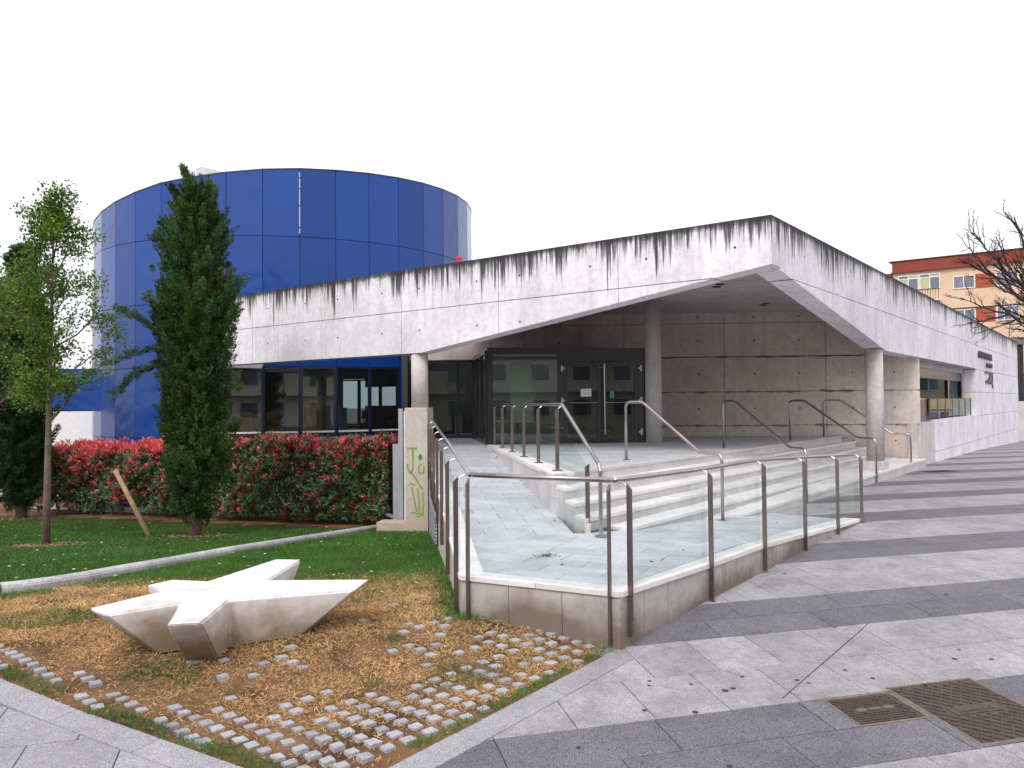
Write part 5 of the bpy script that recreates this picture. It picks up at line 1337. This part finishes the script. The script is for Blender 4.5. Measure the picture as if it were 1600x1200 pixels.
conifer('conifer_tree', -13.55, 22.1, [(-.8, .3), (-.3, .60), (.5, .72), (2.5, .78), (4.0, .70), (5.3, .45), (6.3, .12)],
        'dark dense conifer at the left edge of the lawn', 4600, 60, 4, (M['cypd'], M['cypd'], M['cyp']), leafl=.10, loose=.6, trunk_r=.16)
# broadleaf sapling with twiggy recursive crown
def broadleaf(name, x, y, z0, label, crown, leafm, barkm, seed, nl, leafs, trunk_r, fork_z, top_z, spread, nb=24, lean=(0, 0)):
    rs = np.random.default_rng(seed); T = thing(name, (x, y, z0), label, 'tree')
    tb_ = MB(); path = [np.array([x, y, z0 - .1]), np.array([x + .02, y, z0 + (fork_z - z0) * .5]), np.array([x + lean[0] * .3, y + lean[1] * .3, fork_z]), np.array([x + lean[0] * .7, y + lean[1] * .7, (fork_z + top_z) / 2]), np.array([x + lean[0], y + lean[1], top_z])]
    tb_.tube(path, [trunk_r, trunk_r * .8, trunk_r * .65, trunk_r * .35, .008], 9); obj('trunk', tb_, barkm, T, smooth=True)
    tips = []; bb = MB()
    def grow(p, d, L, r, depth):
        pts = [p]; dd = d / np.linalg.norm(d); n = 4
        for k in range(n):
            dd = dd + rs.normal(size=3) * .13 + np.array([0, 0, .10]); dd /= np.linalg.norm(dd); pts.append(pts[-1] + dd * L / n)
        bb.tube(pts, list(np.linspace(r, r * .45, n + 1)), 5 if depth else 6, caps=False)
        for k in range(1, n + 1): tips.append((pts[k], dd, depth))
        if depth < 2:
            for k in range(3 if depth == 0 else 3):
                i = rs.integers(1, n + 1); a = rs.normal(size=3); nd_ = dd * .8 + a * .55; grow(pts[i], nd_, L * rs.uniform(.45, .65), r * .5, depth + 1)
    pass
    for k in range(nb):
        t = k / nb; z = fork_z + (top_z - fork_z) * t * .93; c0 = np.array([np.interp(z, [q[2] for q in path], [q[0] for q in path]), np.interp(z, [q[2] for q in path], [q[1] for q in path]), z])
        an = k * 2.4 + rs.uniform(-.4, .4); L = float(np.interp(z, [c[0] for c in crown], [c[1] for c in crown])) * rs.uniform(.75, 1.1)
        grow(c0, np.array([math.cos(an), math.sin(an), .75 + .5 * t]), L, trunk_r * .35 * (1 - .6 * t), 0)
    obj('branches', bb, barkm, T, kind='stuff')
    tp2 = np.array([t[0] for t in tips if t[2] >= 1]); 
    idx = rs.integers(0, len(tp2), nl); C = tp2[idx] + rs.normal(size=(nl, 3)) * spread
    D = rs.normal(size=(nl, 3)) + np.array([0, 0, -.2]); Nn = rs.normal(size=(nl, 3)) + np.array([0, 0, 1.2])
    if nl: leaves('foliage', C, D, Nn, rs.uniform(.7, 1.3, nl) * leafs, rs.uniform(.7, 1.2, nl) * leafs * .75, leafm, T, kind='stuff')
    return T
broadleaf('young_tree', -8.44, 14.51, -.49, 'slender young broadleaf tree with pale green leaves on the lawn', [(1.8, .95), (3.2, 1.05), (4.4, .75), (6.0, .25)], M['maple'], M['bark'], 11, 17000, .055, .075, 1.75, 5.9, .085, lean=(.12, 0))
broadleaf('young_tree', -11.0, 16.2, -.6, 'leafy broadleaf tree cut off by the left edge of the picture', [(1.5, 1.3), (3.0, 1.3), (4.6, .7)], M['maple'], M['bark'], 5, 7000, .07, .09, 1.5, 4.4, .10)
# bare tree at the right
def bare_tree():
    rs = np.random.default_rng(5); T = thing('bare_tree', (10.7, 14.4, .2), 'nearly leafless tree whose dark twigs reach in from the right edge', 'tree')
    tb_ = MB(); tb_.tube([(10.7, 14.4, .1), (10.68, 14.4, 1.4), (10.6, 14.35, 2.6)], [.17, .14, .12], 10); obj('trunk', tb_, M['barkd'], T, smooth=True)
    bb = MB(); buds = []
    def grow(p, q, r, depth):
        p = np.array(p, float); q = np.array(q, float); L = np.linalg.norm(q - p); n = 7
        side = rs.normal(size=3); side *= L * .07 / np.linalg.norm(side)
        pts = [p + (q - p) * k / n + side * math.sin(PI * k / n) + rs.normal(size=3) * L * .012 for k in range(n + 1)]
        bb.tube(pts, list(np.linspace(r, max(.0025, r * .35), n + 1)), 5, caps=False)
        d = (q - p) / L
        if depth >= 2:
            for k in range(2, n + 1): buds.append(pts[k])
        if depth < 3:
            for k in range((9, 7, 5)[depth]):
                i = rs.integers(2, n + 1); a = rs.normal(size=3); a[1] *= .7; v = d * 1.0 + a * .42 + np.array([0, 0, .08]); v /= np.linalg.norm(v)
                grow(pts[i], pts[i] + v * L * rs.uniform(.28, .5) * (.9, .85, .8)[depth], r * .42, depth + 1)
    for q in ((8.35, 13.9, 4.15), (8.6, 14.2, 4.45), (9.0, 14.0, 4.6), (8.6, 14.2, 3.7), (9.1, 14.3, 4.2), (9.7, 14.3, 4.9), (11.6, 14.6, 5.4), (12.3, 14.2, 4.4), (9.3, 13.7, 4.1), (10.8, 15.2, 5.3)):
        grow((10.58, 14.35, 2.5 + rs.uniform(0, .4)), q, .05, 0)
    obj('branches', bb, M['barkd'], T, kind='stuff')
    tp2 = np.array(buds); idx = rs.integers(0, len(tp2), 2600); C = tp2[idx] + rs.normal(size=(2600, 3)) * .015
    leaves('buds', C, rs.normal(size=(2600, 3)), rs.normal(size=(2600, 3)), rs.uniform(.018, .035, 2600), .016, M['barkd'], T, kind='stuff')
    near_ = tp2[np.linalg.norm(tp2 - np.array([9.4, 14.1, 3.9]), axis=1) < .55]
    if len(near_): C = near_[rs.integers(0, len(near_), 260)] + rs.normal(size=(260, 3)) * .05; leaves('foliage', C, rs.normal(size=(260, 3)), rs.normal(size=(260, 3)), .05, .03, M['cypy'], T, kind='stuff')
bare_tree()
# photinia hedge
def hedge():
    a, b = np.array([-2.80, 19.10]), np.array([-14.4, 23.6]); d = (b - a) / np.linalg.norm(b - a); L = float(np.linalg.norm(b - a)); n = np.array([-d[1], d[0]]);  n = -n if n[1] > 0 else n
    H = thing('hedge', ((a + b)[0] / 2, (a + b)[1] / 2, -1.0), 'clipped photinia hedge with red new shoots over dark green leaves', 'hedge')
    zt = lambda s: np.interp(s, [0, .4, 5.2, 6.5, L], [.90, 1.0, .98, .88, .68])
    ns = 6800
    kind = RNG.random(ns); s = RNG.uniform(0, L, ns); zb_ = zg(a[0] + d[0] * s, a[1] + d[1] * s)
    top = kind < .40
    h = np.where(top, 1.0, RNG.random(ns) ** .9); z = zb_ + .12 + (zt(s) - zb_ - .12) * h + np.where(top, RNG.normal(size=ns) * .06 + .09 * (RNG.random(ns) < .15), 0) + (.05 * np.sin(s * 5) + .05 * np.sin(s * 1.9 + 1) + .03 * np.sin(s * 11)) * h
    dep = np.where(top, RNG.uniform(-1.0, .05, ns), RNG.uniform(-.15, .10, ns)) + .12 * np.sin(s * 2.9 + h * 5)
    endc = (~top) & (RNG.random(ns) < .10); s = np.where(endc, RNG.uniform(-.1, .1, ns) - .1 * (1 - h), s); dep = np.where(endc, RNG.uniform(-1, .1, ns), dep)
    # bushes: slightly separated crowns, thinner feet on the left part
    foot_ = (h < .2) & (s > 5.5) & (RNG.random(ns) < .7); keepm = ~foot_
    base = np.stack([a[0] + d[0] * s + n[0] * dep, a[1] + d[1] * s + n[1] * dep, z], 1)
    axis = np.where(top[:, None], np.array([0, 0, 1.0]), np.array([n[0] * .8, n[1] * .8, .75])) + RNG.normal(size=(ns, 3)) * .25
    pr = np.where(top, np.where(s < 5.5, .72, .95), np.clip((h - .25) * .55, .05, .4) + .25 * np.clip(np.sin(s * 1.7) * np.sin(h * 6), 0, 1)) * np.where(s < 5.5, .55, 1.25)
    colr = RNG.random(ns) < pr; mar = (~colr) & (RNG.random(ns) < .33)
    per = 9
    ax = axis / np.linalg.norm(axis, axis=1, keepdims=True)
    for msk, mt, lnf, opn in ((colr & top, M['hred'], .115, .6), (colr & ~top, M['hred'], .095, .85), (mar, M['hmar'], .095, .9), ((~colr) & (~mar), M['hgreen'], .11, 1.1)):
        m_ = msk & keepm; k = int(m_.sum()); off = RNG.normal(size=(k, per, 3)); off -= (off * ax[m_][:, None]).sum(-1, keepdims=True) * ax[m_][:, None]; off /= np.linalg.norm(off, axis=-1, keepdims=True)
        D = ax[m_][:, None] + off * opn * RNG.uniform(.6, 1.3, (k, per, 1)); C = base[m_][:, None] + ax[m_][:, None] * RNG.uniform(-.10, .05, (k, per, 1)) + off * .015
        Nn = ax[m_][:, None] - off * .5 + RNG.normal(size=(k, per, 3)) * .25; nn_ = k * per
        leaves('foliage', C.reshape(-1, 3), D.reshape(-1, 3), Nn.reshape(-1, 3), RNG.uniform(.7, 1.25, nn_) * lnf, RNG.uniform(.034, .052, nn_), mt, H, kind='stuff')
    # inner dark green mass
    k = 42000; s = RNG.uniform(0, L, k); zb_ = zg(a[0] + d[0] * s, a[1] + d[1] * s); h = RNG.random(k); dep = RNG.uniform(-.95, -.02, k)
    ok = ~((h < .18) & (s > 5.5) & (np.sin(s * 2.3) > -.2)); z = zb_ + .1 + (zt(s) - zb_ - .15) * h
    C = np.stack([a[0] + d[0] * s + n[0] * dep, a[1] + d[1] * s + n[1] * dep, z], 1)[ok]
    leaves('foliage', C, rdir(len(C)), rdir(len(C)), .09, .045, M['hgreen'], H, kind='stuff')
    mb = MB()
    for s in np.arange(.2, L, .42):
        p = a + d * s + n * -.45; z0 = float(zg(*p)); q = p + RNG.normal(size=2) * .15
        mb.tube([(*p, z0 - .1), (*((p + q) / 2), z0 + .5), (*q, z0 + 1.2)], [.03, .022, .01], 6)
        for _ in range(2):
            q2 = p + RNG.normal(size=2) * .3; mb.tube([(*p, z0 + .1), (*q2, z0 + .9)], [.014, .006], 5)
    obj('stems', mb, M['bark'], H, kind='stuff')
hedge()
# low metal fence behind the hedge
fn = thing('metal_fence', (-8, 22.5, -1), 'black bar fence showing through the gaps under the hedge', 'fence')
fa, fb = np.array([-3.4, 20.6]), np.array([-15.5, 25.2]); fd = u(fa, fb); FL = float(np.linalg.norm(fb - fa))
for z in (-.80, .25): obj('rail', MB().beam((*fa, z), (*fb, z - .1), .03, .04), M['iron'], fn)
for s in np.arange(0, FL, .125):
    p = fa + fd * s; z0 = -.98 
    obj('bar', MB().beam((*p, z0), (*p, .28 - .1 * s / FL), .016, .016, (1, 0, 0)), M['iron'], fn)
obj('fence_plinth', MB().beam((*fa, -.98), (*fb, -1.05), .16, .14), M['coping'], fn)
# stake
sk = obj('wooden_stake', MB().tube([(-7.60, 16.85, -.80), (-8.07, 17.0, -.04), (-8.53, 17.2, .64)], [.055, .052, .048], 10), M['stake'], None, smooth=True); tag(sk, 'bare timber stake leaning left in front of the hedge', 'stake')

# small litter: dead leaves drifted along the cheek wall, weeds in the landing joint
lx = []
for k in range(70):
    t = random.random() * 7.5; p = np.array(foot) + cheek_d * t + np.array([-.06 - abs(random.gauss(0, .05)), 0]); lx.append((p[0], p[1], zramp(p[0], p[1]) + .006))
for k in range(26):
    x = random.uniform(-.3, 4.0); y = random.uniform(7.6, 11.5)
    if (np.array([x, y]) - A) @ Nv < .95 and (np.array([x, y]) - A) @ Nv > -.4 and x > -.3: lx.append((x, y, zramp(x, y) + .006))
lx = np.array(lx); n = len(lx)
leaves('fallen_leaf', lx, np.c_[RNG.normal(size=(n, 2)), np.zeros(n)], np.tile([0, 0, 1.0], (n, 1)) + .5 * rdir(n), RNG.uniform(.03, .06, n), .03, simple('dead_red_leaf', (.16, .05, .04), .8, island=.5), label='dead reddish leaves drifted along the foot of the cheek wall', cat='leaf litter', kind='stuff')
n = 60; wx = .33 + RNG.normal(size=n) * .05; wy = 8.2 + RNG.normal(size=n) * .02
leaves('weed', np.stack([wx, wy, np.full(n, .43)], 1), RNG.normal(size=(n, 3)) + np.array([0, 0, .9]), rdir(n), .05, .009, M['grass'], label='tiny weed growing from a joint in the ramp landing', cat='weed', kind='stuff')
x = RNG.uniform(-2, 14, 500); y = RNG.uniform(4.6, 16, 500); ok = ((hK1g[0] * x + hK1g[1] * y - hK1g[2]) < -.25) & (((np.stack([x, y], 1) - A) @ Nv) > 1.6)
x, y = x[ok], y[ok]; n = len(x)
leaves('paving_litter', np.stack([x, y, zp(x, y) + .008], 1), np.c_[RNG.normal(size=(n, 2)), np.zeros(n)], np.tile([0, 0, 1.0], (n, 1)) + .3 * rdir(n), RNG.uniform(.008, .03, n), .012, simple('grit', (.20, .17, .15), .9, island=.6), label='grit and tiny bits of litter on the striped paving', cat='litter', kind='stuff')
# ================================================================== FAR BUILDINGS
Q0 = np.array([39.5, 65.]); Ld = np.array([-.794, .607]); Rd = np.array([.607, .794])
ap = thing('apartment_building', (33.2, 69.8, -1), 'peach apartment block with brick red roof band behind the right wall', 'building')
def FP(s, z, o=0): p = Q0 + Ld * s - Rd * o; return np.array([p[0], p[1], z])
def fbox(s0, s1, z0, z1, o0, o1, mat, name='wall', parent=ap, **kw):
    return obj(name, MB().ext([FP(s0, z0, o0), FP(s1, z0, o0), FP(s1, z1, o0), FP(s0, z1, o0)], np.array([*(-Rd * (o1 - o0)), 0])), mat, parent, **kw)
fbox(7.7, -16, -2, 13.1, -10, 0, M['peach'])
fbox(7.75, -16.05, 13.1, 13.98, -10, .12, M['roofred'], 'roof_band'); fbox(7.8, -16.1, 12.98, 13.10, -.2, .28, M['roofred'], 'cornice'); fbox(8.0, -16.1, 13.98, 14.06, -10, .2, M['iron'], 'roof_edge')
fbox(11.5, 7.7, -2, 12.6, -12, -2.0, M['peach']); fbox(11.6, 7.7, 12.6, 13.3, -12, -1.8, M['roofred'], 'roof_band')
def fwin(s0, s1, z0, z1, cols, rowsz=(), gm='skyglass', inner='curtain'):
    fr = MB(); t_ = .07
    def b(sa, sb, za, zb_, o1=.06): fr.ext([FP(sa, za, .01), FP(sb, za, .01), FP(sb, zb_, .01), FP(sa, zb_, .01)], np.array([*(-Rd * o1), 0]))
    b(s0, s1, z0, z0 + t_); b(s0, s1, z1 - t_, z1)
    ss = [s0 + (s1 - s0) * k / cols for k in range(cols + 1)]
    for k, s in enumerate(ss):
        s_ = s + (-t_ / 2 if k == 0 else t_ / 2 if k == cols else 0) * (1 if s0 > s1 else -1); b(s_ - t_ / 2, s_ + t_ / 2, z0, z1, .061)
    for z in rowsz: b(s0, s1, z - .035, z + .035, .055)
    W_ = obj('window', fr, M['white'], ap)
    zz = [z0] + list(rowsz) + [z1]
    for k in range(cols):
        for a, c in zip(zz[:-1], zz[1:]): obj('pane', MB().ext([FP(ss[k], a, .02), FP(ss[k + 1], a, .02), FP(ss[k + 1], c, .02), FP(ss[k], c, .02)], np.array([*(-Rd * .01), 0])), M[inner if (k + int(a)) % 3 else gm], W_)
    return W_
for fl_ in range(5):
    dz = -2.82 * fl_
    if fl_ == 0:
        fwin(7.3, 5.68, 11.38 + dz, 12.72 + dz, 2, (12.4 + dz,), inner='blind'); fwin(5.62, 4.02, 11.38 + dz, 12.72 + dz, 2, (12.4 + dz,), inner='blind')
    else: fbox(7.3, 4.02, 9.9 + dz + 2.82 - 2.82, 9.5 + dz + 2.82 + .2, .0, .02, M['curtain'], 'loggia')
    fwin(3.07, 1.47, 11.2 + dz, 12.28 + dz, 2, gm='skyglass'); fbox(1.42, .08, 11.14 + dz, 12.3 + dz, 0, .03, M['brick'], 'brick_panel')
    fwin(-.03, -1.6, 11.16 + dz, 12.3 + dz, 2 if fl_ == 0 else 3, gm='skyglass', inner='curtain')
    for s0 in (-4.2, -7.5, -10.8): fwin(s0, s0 - 1.6, 11.16 + dz, 12.3 + dz, 2)
    if fl_: fbox(7.4, -16, 12.35 + dz, 12.42 + dz, 0, .10, M['iron'], 'floor_band')
    bf = fbox(7.3, 4.0, 10.33 + dz, 10.42 + dz, 0, .9, M['white'], 'balcony')
    for k in range(17): obj('baluster', MB().beam(FP(7.25 - .2 * k, 10.42 + dz, .85), FP(7.25 - .2 * k, 11.3 + dz, .85), .03, .03, (1, 0, 0)), M['iron'], bf)
    obj('balcony_rail', MB().beam(FP(7.3, 11.32 + dz, .85), FP(4.0, 11.32 + dz, .85), .05, .05), M['iron'], bf)
# dark clad building beyond the far end of the wall
dk_ = thing('dark_building', (27.5, 46, -1), 'narrow dark clad building end beyond the far end of the concrete wall', 'building')
obj('wall', MB().ext([(26.2, 43.5, -.6), (28.3, 44.2, -.6), (27.0, 48, -.6), (24.8, 47.4, -.6)], (0, 0, 5.55)), M['iron'], dk_)
obj('eaves', MB().ext([(26.0, 43.2, 4.97), (28.5, 44.0, 4.97), (27.2, 48.4, 4.97), (24.5, 47.6, 4.97)], (0, 0, .36)), simple('brown_eaves', (.18, .13, .12), .8), dk_)
fwl = thing('boundary_wall', (29, 44, -.4), 'plain pale boundary wall at the far end of the paving, right edge', 'wall')
obj('wall', MB().ext([(26.3, 42.6, -.8), (34, 45.0, -.8), (34, 45.3, -.8), (26.3, 42.9, -.8)], (0, 0, 2.65)), M['column'], fwl)
# house with orange roof at far left
hs_ = thing('house', (-36, 62, -1), 'distant cream house with orange tiled roof glimpsed between the left trees', 'house')
obj('wall', MB().box((-41.0, 61, 4.2), (8, 5, 11)), M['cream'], hs_)
obj('roof', MB().add([(-45.5, 58, 9.7), (-36.5, 58, 9.7), (-36.5, 64, 9.7), (-45.5, 64, 9.7), (-43.5, 61, 11.4), (-38.5, 61, 11.4)], [(0, 1, 5, 4), (1, 2, 5), (2, 3, 4, 5), (3, 0, 4), (3, 2, 1, 0)]), M['tile'], hs_)
for k in range(3):
    w_ = obj('window', MB().box((-43.5 + 2.4 * k, 58.48, 7.9), (1.1, .06, 1.3)), M['white'], hs_); obj('pane', MB().box((-43.5 + 2.4 * k, 58.44, 7.9), (.9, .04, 1.1)), M['skyglass'], w_)
# street behind the camera, seen only as reflections in the glass
ob = thing('opposite_building', (0, -26, -1), 'pale apartment block across the street, seen only mirrored in the glass', 'building')
obj('wall', MB().box((2, -30, 5.5), (46, 8, 13)), M['cream'], ob)
for fl_ in range(4):
    for k in range(12):
        x = -18 + 3.6 * k; z = 1.6 + 2.9 * fl_
        w_ = obj('window', MB().box((x, -25.97, z), (1.7, .08, 1.5)), M['white'], ob); obj('pane', MB().box((x, -25.92, z), (1.5, .04, 1.3)), M['skyglass'], w_)
    obj('balcony', MB().box((2, -25.5, 1.6 + 2.9 * fl_ + 1.35), (44, .9, .14)), M['white'], ob)
pc_ = thing('parked_car', (-1.5, -9, -.8), 'dark parked car across the street, seen only mirrored in the doors', 'car')
prof = [(-2.1, .35), (-2.15, .75), (-1.6, .95), (-.9, 1.42), (.5, 1.45), (1.2, 1.0), (2.0, .88), (2.15, .6), (2.1, .35)]
obj('body', MB().ext([(-1.5 + a, -10, -.9 + b) for a, b in prof], (0, 1.75, 0)), simple('car_paint', (.02, .04, .06), .2, coat=1), pc_, bevel=.05)
for a in (-1.35, 1.35):
    for b in (-10.02, -8.42): obj('wheel', MB().tube([(-1.5 + a, b, -.57), (-1.5 + a, b + .2, -.57)], .33, 20), M['iron'], pc_)
obj('side_window', MB().ext([(-1.5 + a, -8.249, -.9 + b) for a, b in [(-1.3, .98), (-.8, 1.35), (.4, 1.38), (.95, 1.0)]], (0, .01, 0)), M['skyglass'], pc_)
broadleaf('street_tree', 3.5, -13.5, -.9, 'leafy street tree behind the viewer, seen only mirrored in the glass', [(1.5, 1.8), (3.0, 1.8), (5.0, 1.0)], M['maple'], M['bark'], 31, 5000, .12, .12, 1.4, 5.5, .2)
broadleaf('street_tree', -7.5, -12.5, -.9, 'second leafy street tree behind the viewer, seen only mirrored in the drum windows', [(1.5, 1.8), (3.0, 1.8), (5.0, 1.0)], M['maple'], M['bark'], 32, 5000, .12, .12, 1.4, 5.5, .2)
print('tris', sum(len(o.data.polygons) for o in bpy.data.objects if o.type == 'MESH'), 'objects', len(bpy.data.objects))
